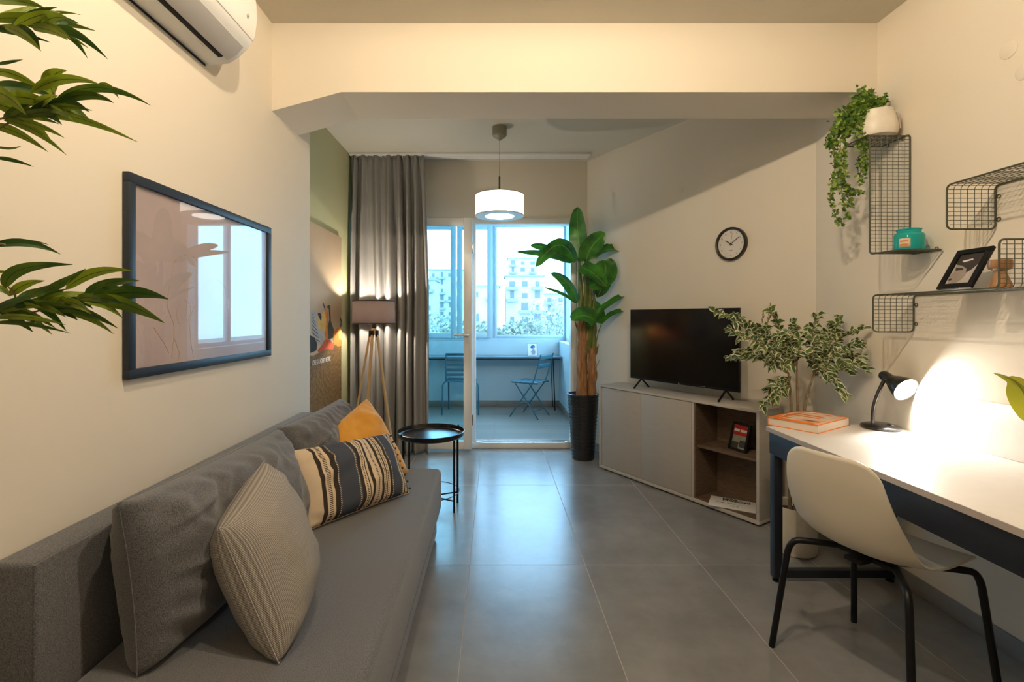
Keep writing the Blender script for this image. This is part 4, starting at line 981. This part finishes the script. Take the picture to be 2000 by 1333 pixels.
for k in range(5):
    a = math.radians(198+k*7.4); g.append([[b.verts.new((cx_+.0586*math.cos(a), cy_+.0586*math.sin(a), cz_+z)) for z in zz] for zz in ((.020, .028), (.036, .044))])
for k in range(4):
    for h in (0, 1): b.faces.new([g[k][h][0], g[k+1][h][0], g[k+1][h][1], g[k][h][1]])
obj('label_print', b, flat('orange_label_print', (.65, .25, .10)), cj)
# white pot and trailing plant
hx_, hy_, hz_ = 1.868, 2.385, 2.158
hp = thing('trailing_plant', 'green trailing plant spilling from a white pot on the upper shelf', 'plant', (hx_, hy_, hz_))
obj('pot', lathe(NB(), [(0, 0), (.066, 0), (.082, .006), (.090, .03), (.086, .07), (.072, .125), (.074, .13), (.066, .13), (.063, .11), (.0, .10)], (hx_, hy_, hz_), 48), M_pot, hp)
b = NB(); tube(b, [(hx_+.06, hy_-.055, hz_+.11), (hx_+.066, hy_-.06, hz_+.09), (hx_+.07, hy_-.062, hz_+.03)], .004, 6); obj('pot_strap', b, M_edge, hp)
obj('soil', lathe(NB(), [(0, .112), (.064, .11), (.064, .1), (0, .1)], (hx_, hy_, hz_), 24), M_soil, hp)
random.seed(5)
bw = NB(); fo = NB(); uvl = fo.loops.layers.uv.new('UVMap')
top = V((hx_-.01, hy_, hz_+.12))
strs = [([(1680, 190), (1648, 225), (1630, 270), (1630, 330), (1622, 390), (1640, 440)], 2.46), ([(1685, 195), (1662, 215), (1645, 260), (1640, 320), (1645, 380), (1655, 425)], 2.42), ([(1670, 215), (1650, 240), (1628, 290), (1640, 340), (1630, 370)], 2.5),
        ([(1690, 215), (1682, 240), (1686, 280), (1680, 320), (1682, 355)], 2.36), ([(1695, 205), (1678, 230), (1676, 270), (1690, 300), (1688, 335)], 2.4), ([(1655, 230), (1650, 290), (1648, 350), (1662, 400)], 2.44), ([(1650, 250), (1633, 250), (1622, 270), (1616, 285)], 2.5), ([(1648, 360), (1660, 372), (1680, 375)], 2.42), ([(1705, 200), (1722, 200), (1727, 192)], 2.36)]
for pts, dd in strs:
    P = cat(([top] if pts[0][1] < 222 else [])+[at(x, y, dd+random.uniform(-.02, .02)) for x, y in pts], 9); tube(bw, P, .0014, 5)
    dens = 4
    for i in range(3, len(P)):
        for k in range(dens+2 if i < len(P)*.55 else dens):
            q = P[i]+V((random.gauss(0, .006), random.gauss(0, .006), random.gauss(0, .008))); d = V((random.uniform(-1, 1), random.uniform(-1, .5), random.uniform(-.9, .5))).normalized(); ln = random.uniform(.013, .022)
            leaf(fo, uvl, q, q+d*ln*.5, q+d*ln, ln*.75, roll=random.uniform(-.9, .9), fold=.15, n=4)
for k in range(430):
    x, y = random.choice([(1695, 200), (1682, 205), (1668, 225), (1700, 215), (1650, 240), (1686, 190), (1660, 250), (1640, 240), (1690, 235)]); q = at(x+random.gauss(0, 7), y+random.gauss(0, 9), 2.42+random.uniform(-.05, .05))
    d = V((random.uniform(-1, 1), random.uniform(-1, .5), random.uniform(-.4, 1))).normalized(); ln = random.uniform(.018, .03); leaf(fo, uvl, q, q+d*ln*.5, q+d*ln, ln*.7, roll=random.uniform(-.9, .9), fold=.15, n=4)
for v in fo.verts:
    if v.co.x > XR-.004: v.co.x = XR-.004
obj('vine', bw, M_bark, hp); obj('foliage', fo, ML_trail, hp, ang=80)

# black framed photograph leaning on the lower shelf
bl_, br_, tl_ = V((1.785, 1.957, 1.393)), V((1.785, 1.815, 1.393)), V((1.872, 1.957, 1.545))
fxv = (br_-bl_).normalized(); fyv = (tl_-bl_).normalized(); fzv = fxv.cross(fyv)
MF = basis(bl_, fxv, fyv, fzv); pw, phh = .142, .178
pf_ = thing('photo_frame', 'black framed black and white portrait leaning on the lower wire shelf', 'photo frame', mtx=MF)
if fzv.x > 0: print('WARN frame normal')
def fr2(b, w_, h_, t_, z0, z1):
    box(b, 0, w_, 0, t_, z0, z1, .001); box(b, 0, w_, h_-t_, h_, z0, z1, .001); box(b, 0, t_, t_, h_-t_, z0, z1, .001); box(b, w_-t_, w_, t_, h_-t_, z0, z1, .001)
b = NB(); fr2(b, pw, phh, .021, 0, .012); obj('frame', b, M_black, pf_, **L)
obj('photograph', box(NB(), .019, pw-.019, .019, phh-.019, .001, .005), flat('photo_pale_grey', (.45, .40, .37)), pf_, smooth=False, **L)
def fpoly(m, nm, pts, z):
    b = NB(); prism(b, pts, 'z', z, z+.0003); return obj(nm, b, m, pf_, smooth=False, **L)
fpoly(flat('photo_black', (.035, .028, .025)), 'dark_hair', [(.021, .157), (.121, .157), (.121, .12), (.10, .085), (.085, .07), (.075, .09), (.05, .105), (.03, .108), (.021, .118)], .0052)
fpoly(flat('photo_skin', (.30, .25, .21)), 'face', [(.026, .112), (.05, .106), (.078, .088), (.086, .06), (.078, .04), (.062, .022), (.04, .022), (.028, .028), (.03, .045), (.022, .06), (.031, .08)], .0054)
fpoly(flat('photo_black', (.035, .028, .025)), 'shaded_eye', [(.03, .098), (.06, .094), (.066, .084), (.034, .084)], .0057)
fpoly(flat('photo_black', (.035, .028, .025)), 'lips', [(.024, .05), (.038, .048), (.042, .042), (.028, .038)], .0057)
fpoly(flat('photo_white', (.62, .58, .54)), 'brow_highlight', [(.04, .128), (.08, .134), (.085, .128), (.05, .12)], .0054)
# turned wood candle holder
wx, wy, wz = 1.835, 1.765, 1.3925
ch_ = obj('candle_holder', lathe(NB(), [(0, 0), (.033, 0), (.034, .004), (.028, .022), (.018, .052), (.017, .060), (.031, .068), (.034, .075), (.033, .098), (.030, .101), (.022, .101), (.020, .085), (0, .085)], (wx, wy, wz), 40), M_turn); tag(ch_, 'turned wooden candle holder beside the photo frame on the lower wire shelf', 'candle holder')

# ------------------------------------------------------------------ desk chair
th = math.radians(20); MCh = Matrix.Translation(V((1.365, 1.746, 0))) @ Matrix.Rotation(th, 4, 'Z')
dc = thing('desk_chair', 'cream plastic shell chair with black tubular legs at the desk', 'chair', mtx=MCh)
prof = cat([(-.235, 0, .815), (-.225, 0, .74), (-.205, 0, .65), (-.18, 0, .56), (-.145, 0, .495), (-.085, 0, .46), (.0, 0, .448), (.10, 0, .452), (.19, 0, .462), (.235, 0, .455), (.25, 0, .44)], 6)
cum = [0]
for a, c in zip(prof, prof[1:]): cum.append(cum[-1]+(c-a).length)
def pat(s):
    d = s*cum[-1]; i = max(j for j in range(len(cum)-1) if cum[j] <= d+1e-9); return prof[i].lerp(prof[i+1], (d-cum[i])/(cum[i+1]-cum[i])), (prof[i+1]-prof[i]).normalized()
b = NB(); NS, NTt = 50, 44; g = []
for j in range(NS+1):
    row = []
    for i in range(NTt+1):
        u = math.sin(PI/2*(i/NTt*2-1)); au = abs(u)
        qa, qb = max(0, (au-.55)/.45), max(0, (au-.5)/.5); e0, e1_ = .085*(1-math.sqrt(max(0, 1-qa*qa))), .075*(1-math.sqrt(max(0, 1-qb*qb)))
        s = e0+(1-e0-e1_)*(j/NS); P, T = pat(min(1, max(0, s)))
        Nn = V((-T.z, 0, T.x)); Nn = Nn if Nn.dot(V((1, 0, 1))) > 0 else -Nn
        hw = .182+.055*math.sin(PI*min(1, s/.85)**1.1*.75) if s < .85 else None
        hw = .150+.048*math.sin(PI/2*min(1, s/.5))+.006*math.sin(PI*s)
        cup = .020+.030*math.exp(-((s-.42)/.16)**2)-.012*max(0, s-.6)/.4
        q = P+V((0, u*hw+.012, 0))+Nn*cup*au**2.6
        row.append(b.verts.new(q))
    g.append(row)
for j in range(NS):
    for i in range(NTt): b.faces.new([g[j][i], g[j][i+1], g[j+1][i+1], g[j+1][i]])
sl = obj('seat_shell', b, M_shell, dc, ang=180, **L); md = sl.modifiers.new('t', 'SOLIDIFY'); md.thickness = .007; md.offset = 0
feet = [(-.215, .24), (-.215, -.24), (.245, .235), (.245, -.235)]
for fx_, fy_ in feet:
    inn = (fx_*.30, fy_*.35)
    if fx_ < 0: pts = [(-.02, fy_*.30, .432), (fx_*.55, fy_*.66, .432), (fx_*.78, fy_*.84, .425), (fx_, fy_, .0)]
    else: pts = [(.02, fy_*.30, .432), (fx_*.62, fy_*.75, .437), (fx_*.80, fy_*.86, .43), (fx_, fy_, .0)]
    obj('leg', tube(NB(), fillet(pts, .06, False, 8), .0115, 14), M_black, dc, **L)
b = NB(); box(b, -.12, .14, -.03, .03, .425, .44, .004); box(b, -.06, -.03, -.10, .10, .424, .44, .004); box(b, .08, .11, -.10, .10, .426, .441, .004); obj('under_frame', b, M_black, dc, **L)

# ------------------------------------------------------------------ bamboo plant at the left, beside the camera
random.seed(3)
bb_ = thing('bamboo_plant', 'artificial bamboo plant with long green leaves reaching in from the left edge', 'plant', (-.98, .62, 0))
obj('pot', lathe(NB(), [(0, 0), (.11, 0), (.14, .30), (.133, .30), (.125, .27), (0, .27)], (-.98, .62, 0), 40), M_black, bb_)
b = NB()
culms = []
for dx_, dy_, h_ in ((0, 0, 2.0), (.04, .05, 1.7), (-.03, .06, 2.05)):
    P = cat([(-.98+dx_, .62+dy_, .25), (-.97+dx_, .66+dy_, 1.0), (-.95+dx_*1.3, .70+dy_, 1.5), (-.93+dx_*1.5, .72+dy_, h_)], 8)
    tube(b, P, [.009-.005*i/len(P) for i in range(len(P))], 8); culms.append(P)
DB = .80
BR = [[(-60, 70), (-10, 52), (50, 48), (110, 56)], [(-60, 260), (-10, 236), (45, 222), (90, 205), (165, 172)], [(-60, 640), (-10, 608), (60, 600), (130, 590), (195, 582)], [(-60, 300), (0, 250), (20, 240)], [(-60, 520), (-15, 480), (10, 478)], [(15, 606), (30, 580), (16, 560)], [(45, 222), (70, 228)], [(105, 195), (106, 180)], [(90, 603), (60, 612)]]
for q in BR: tube(b, cat([at(x, y, DB) for x, y in q], 6), .0016, 6)
obj('stem', b, M_bark, bb_)
LV = [((-20, 5), (40, 0), (92, 19), 13), ((-15, 40), (35, 30), (75, 8), 15), ((-25, 38), (70, 34), (186, 60), 15), ((77, 36), (110, 22), (158, 29), 5), ((50, 50), (100, 50), (173, 94), 13), ((105, 54), (150, 62), (210, 115), 11), ((-20, 55), (30, 62), (99, 83), 9), ((32, 52), (60, 64), (78, 99), 12), ((103, 56), (140, 68), (171, 114), 10),
 ((-10, 126), (20, 122), (45, 116), 5), ((-20, 140), (30, 142), (88, 182), 14), ((-20, 172), (40, 166), (112, 192), 15), ((-20, 182), (10, 182), (51, 224), 20), ((104, 188), (98, 148), (130, 138), 22), ((60, 182), (120, 150), (195, 165), 15), ((190, 164), (215, 168), (232, 192), 9), ((108, 198), (190, 160), (294, 206), 13), ((115, 199), (170, 180), (222, 201), 13), ((72, 218), (120, 206), (180, 216), 10), ((62, 226), (140, 222), (268, 277), 14), ((8, 236), (60, 246), (130, 303), 12), ((-15, 246), (30, 255), (94, 297), 13), ((-10, 286), (20, 292), (42, 285), 4), ((-10, 308), (25, 312), (66, 326), 6), ((10, 190), (60, 190), (110, 212), 18), ((-10, 200), (30, 215), (90, 215), 16),
 ((-20, 482), (50, 470), (118, 497), 12), ((-20, 480), (40, 468), (95, 478), 7), ((11, 563), (30, 522), (142, 517), 17), ((20, 578), (45, 555), (88, 549), 13), ((-10, 531), (8, 531), (20, 533), 4), ((84, 571), (120, 555), (168, 525), 12), ((128, 566), (180, 530), (257, 529), 16), ((165, 573), (215, 550), (273, 549), 13), ((196, 582), (260, 568), (329, 585), 20), ((185, 586), (240, 588), (321, 631), 20), ((162, 590), (200, 592), (240, 622), 12), ((92, 608), (150, 600), (231, 642), 13), ((128, 612), (170, 615), (222, 653), 11), ((-15, 622), (50, 616), (128, 635), 9), ((-15, 632), (50, 630), (138, 652), 7), ((30, 588), (80, 568), (130, 580), 14), ((48, 592), (100, 588), (162, 607), 15), ((60, 590), (110, 575), (175, 572), 12), ((-15, 568), (5, 562), (20, 580), 10)]
fo = NB(); uvl = fo.loops.layers.uv.new('UVMap')
for (x0, x1, yf, nn_) in ((-20, 95, lambda x: 50, 9), (-20, 120, lambda x: 236-.28*x, 17), (-20, 185, lambda x: 606-.12*x, 20), (-20, 20, lambda x: 606-.3*x, 6)):
    for k in range(nn_):
        x = random.uniform(x0, x1); y = yf(max(0, x))+random.uniform(-5, 5); an = math.radians(random.choice((-1, 1))*random.uniform(4, 32)); ln = random.uniform(65, 105)*(1 if x < 60 else .75)
        LV.append(((x, y), (x+ln*.5*math.cos(an), y+ln*.5*math.sin(an)-6), (x+ln*math.cos(an), y+ln*math.sin(an)+random.uniform(0, 14)), random.uniform(9, 14)))
for a, m_, c, w_ in LV:
    dd = DB+random.uniform(-.05, .05); ro = random.uniform(-.5, .5)
    m2 = (2*m_[0]-(a[0]+c[0])/2, 2*m_[1]-(a[1]+c[1])/2)
    m2 = ((m_[0]+m2[0])/2, (m_[1]+m2[1])/2)
    leaf(fo, uvl, at(*a, DB), at(*m2, dd), at(*c, dd+random.uniform(-.06, .06)), w_*DB/F*1.35, roll=ro, fold=.3, n=12, shape=.85)
# foliage above and below, outside the frame on the left
for k in range(120):
    P = random.choice(culms); q = P[random.randrange(len(P)//2, len(P))]; d = V((random.uniform(-.5, .25), random.uniform(-1, .6), random.uniform(-.6, .5))).normalized(); ln = random.uniform(.09, .16)
    tp = q+d*ln+V((0, 0, -.03))
    if tp.x < XL+.01 or tp.x > -1.017*tp.y-.04: continue
    leaf(fo, uvl, q, q+d*ln*.5+V((0, 0, .015)), tp, .013, roll=random.uniform(-.8, .8), fold=.3, n=7, shape=.85)
obj('foliage', fo, ML_bamboo, bb_, ang=80)

# ------------------------------------------------------------------ balcony furniture
ct = thing('balcony_counter', 'narrow dark blue counter table along the balcony window wall', 'table', (-.2, 6.8, 0))
obj('top', box(NB(), BX0+.01, BX1-.01, 6.62, 6.965, .722, .745, .002), mat('dark_blue_tabletop', (.10, .16, .19), .35), ct)
obj('apron', box(NB(), BX0+.03, BX1-.03, 6.63, 6.645, .700, .722, .002), M_navy, ct)
for x in (.80, -1.25):
    b = NB(); tube(b, [(x, 6.66, .722), (x+.03, 6.70, 0), (x+.035, 6.70, 0.001), (x+.02, 6.80, .722)], .005, 8); obj('leg', b, M_black, ct)
    b = NB(); tube(b, [(x, 6.93, .722), (x+.03, 6.93, 0)], .005, 8); obj('leg', b, M_black, ct)

def bistro(mtx, label):
    t = thing('folding_chair', label, 'chair', mtx=mtx)
    for k in range(6):
        x = -.17+k*.062; obj('seat_slat', box(NB(), x, x+.045, -.19, .19, .452, .460, .002), M_blue, t, **L)
    obj('seat_rail', box(NB(), -.18, .19, -.165, -.150, .437, .452), M_blue, t, **L); obj('seat_rail', box(NB(), -.18, .19, .150, .165, .437, .452), M_blue, t, **L)
    for s in (-1, 1):
        obj('long_leg', tube(NB(), fillet([(.21, s*.18, 0), (-.13, s*.18, .46), (-.24, s*.18, .82)], .05), .0085, 8), M_blue, t, **L)
        obj('short_leg', tube(NB(), [(-.19, s*.16, 0), (.15, s*.16, .445)], .0085, 8), M_blue, t, **L)
    for z, x in ((.77, -.228), (.66, -.195)):
        obj('back_slat', box(NB(), x-.004, x+.004, -.185, .185, z-.022, z+.03, .002), M_blue, t, **L)
    obj('stretcher', tube(NB(), [(.10, -.18, .15), (.10, .18, .15)], .006, 8), M_blue, t, **L); obj('stretcher', tube(NB(), [(-.12, -.16, .09), (-.12, .16, .09)], .006, 8), M_blue, t, **L)
    return t
bistro(Matrix.Translation(V((.47, 6.33, 0))) @ Matrix.Rotation(math.radians(148), 4, 'Z'), 'blue folding slatted bistro chair at the right end of the balcony counter')
mc = thing('metal_chair', 'blue grey metal chair with slatted back seen through the glass door leaf', 'chair', mtx=Matrix.Translation(V((-.45, 6.58, 0))) @ Matrix.Rotation(math.radians(90), 4, 'Z'))
obj('seat', box(NB(), -.17, .20, -.20, .20, .425, .44, .005), M_blue, mc, **L)
for s in (-1, 1):
    obj('leg', tube(NB(), fillet([(-.15, s*.20, .43), (-.17, s*.235, .40), (-.20, s*.24, 0)], .04), .010, 8), M_blue, mc, **L)
    obj('leg', tube(NB(), [(.18, s*.19, .43), (.21, s*.19, 0)], .010, 8), M_blue, mc, **L)
    obj('back_post', tube(NB(), [(-.15, s*.19, .43), (-.21, s*.19, .80)], .010, 8), M_blue, mc, **L)
for k in range(5):
    z = .51+k*.068; x = -.15-.06*(z-.43)/.37; obj('back_slat', box(NB(), x-.004, x+.004, -.19, .19, z, z+.034, .002), M_blue, mc, **L)
obj('top_rail', tube(NB(), [(-.21, -.19, .80), (-.21, .19, .80)], .010, 8), M_blue, mc, **L)

MFb = Matrix.Translation(V((.53, 6.74, .746))) @ Matrix.Rotation(math.radians(6), 4, 'Z') @ Matrix.Rotation(math.radians(-12), 4, 'X')
bf = thing('photo_frame', 'pale framed drawing of a blue haired figure on the balcony counter', 'photo frame', mtx=MFb)
b = NB(); frame_rect(b, -.072, .072, .002, .182, .008, 0, .012, .001); obj('frame', b, flat('pale_wood', (.55, .38, .30)), bf, **L)
obj('picture', box(NB(), -.066, .066, .004, .008, .008, .176), M_paper, bf, smooth=False, **L)
def bpoly(m, nm, pts):
    b = NB(); prism(b, pts, 'y', .002, .0035); obj(nm, b, m, bf, smooth=False, **L)
bpoly(flat('drawn_blue', (.05, .10, .30)), 'drawn_hair', [(-.035, .125), (-.01, .152), (.02, .155), (.036, .135), (.03, .115), (.012, .12), (.0, .11), (-.02, .112)])
bpoly(flat('drawn_mauve', (.38, .28, .34)), 'drawn_figure', [(.0, .11), (.02, .115), (.028, .085), (.04, .06), (.03, .02), (-.02, .02), (-.01, .045), (-.03, .06), (-.005, .08)])

# ------------------------------------------------------------------ the town outside
random.seed(22)
M_b1 = mat('pale_render', (.44, .42, .40), .8, var=.06, vs=.2); M_b2 = mat('warm_render', (.42, .35, .31), .8, var=.06, vs=.2); M_roof = mat('roof_tile', (.22, .15, .12), .8)
M_win = mat('dark_window', (.12, .13, .14), .3); M_bal = mat('balcony_slab', (.26, .26, .26), .8)
def building(px0, px1, pytop, Y, m, label, roof=False):
    Y *= 2
    x0, x1 = (px0-CX)*Y/F, (px1-CX)*Y/F; zt_ = H+(CY-pytop)*Y/F; zb_ = -14.2
    t = thing('apartment_building', label, 'building', ((x0+x1)/2, Y, zb_))
    obj('wall', box(NB(), x0, x1, Y, Y+10, zb_, zt_), m, t, smooth=False)
    obj('roof', box(NB(), x0-.4, x1+.4, Y-.4, Y+10.4, zt_, zt_+.35), M_roof if roof else M_bal, t, smooth=False)
    nf = 0; z = zt_-2.6
    while z > -12 and nf < 9:
        nx = max(1, int((x1-x0)/3.2)); 
        for i in range(nx):
            xc_ = x0+(i+.5)*(x1-x0)/nx
            if random.random() < .12: continue
            wv = random.choice((.5, .7, .9)); obj('window', box(NB(), xc_-wv, xc_+wv, Y-.06, Y+.05, z, z+random.choice((1.3, 1.9))), M_win, t, smooth=False)
            if random.random() < .4: obj('balcony', box(NB(), xc_-1.4, xc_+1.4, Y-1.1, Y, z-.9, z-.1), M_bal, t, smooth=False)
        z -= 3.0; nf += 1
building(770, 850, 548, 70, M_b2, 'hazy apartment block seen left through the glass door leaf')
building(838, 905, 528, 95, M_b1, 'pale hazy apartment block with a low roof behind the glass door leaf', True)
building(915, 975, 560, 60, M_b2, 'warm hazy apartment block seen between the door stile and the window mullion')
building(988, 1062, 540, 62, M_b1, 'nearest pale apartment block with balconies in the middle of the window')
building(992, 1050, 505, 100, M_b1, 'tallest pale hazy apartment block rising behind the nearer one')
building(1062, 1150, 575, 80, M_b1, 'low pale hazy apartment block behind the trees at the right of the window')
building(1168, 1260, 545, 75, M_b2, 'hazy apartment block beyond the side window of the balcony')
gnd = struct('ground', box(NB(), -200, 200, 12, 420, -14.5, -14), mat('town_ground', (.30, .32, .30), .9), smooth=False)
M_tree = mat('hazy_foliage', (.10, .12, .10), .9, vs=3, col2=(.24, .25, .20))
def tree(px, pytop, Y, r, label):
    x = (px-CX)*Y/F; zt_ = H+(CY-pytop)*Y/F
    t = thing('tree', label, 'tree', (x, Y, -14), group='hazy trees outside the balcony window')
    obj('trunk', tube(NB(), [(x, Y, -14), (x+.2, Y, zt_-2*r)], .25, 8), M_bark, t)
    b = NB(); 
    for k in range(700):
        d = V((random.gauss(0, 1), random.gauss(0, 1), random.gauss(0, 1))).normalized()*r*random.random()**.35; q = V((x, Y, zt_-r))+V((d.x, d.y, d.z*1.1))
        s = .16; u = V((random.uniform(-1, 1), random.uniform(-1, 1), random.uniform(-1, 1))).normalized()*s; v2 = u.orthogonal().normalized()*s
        b.faces.new([b.verts.new(q+u), b.verts.new(q+v2), b.verts.new(q-u), b.verts.new(q-v2)])
    obj('crown', b, M_tree, t, smooth=False)
for k, (px, py, Y, r) in enumerate(((1075, 585, 64, 4.2), (1100, 600, 50, 2.9), (1040, 622, 41, 1.9), (1000, 632, 33, 1.4), (945, 630, 37, 1.6), (885, 620, 46, 2.2), (850, 615, 56, 2.9))):
    tree(px, py, Y, r, ['tall hazy tree at the right of the balcony window, left of the corner post', 'hazy tree just inside the corner post of the balcony window', 'low hazy tree below the middle of the big balcony pane', 'lowest hazy tree at the left end of the big balcony pane', 'hazy tree seen between the door stile and window mullion', 'hazy tree seen through the glass leaf, right of its neighbour', 'leftmost hazy tree seen beside the curtain through the glass leaf'][k])
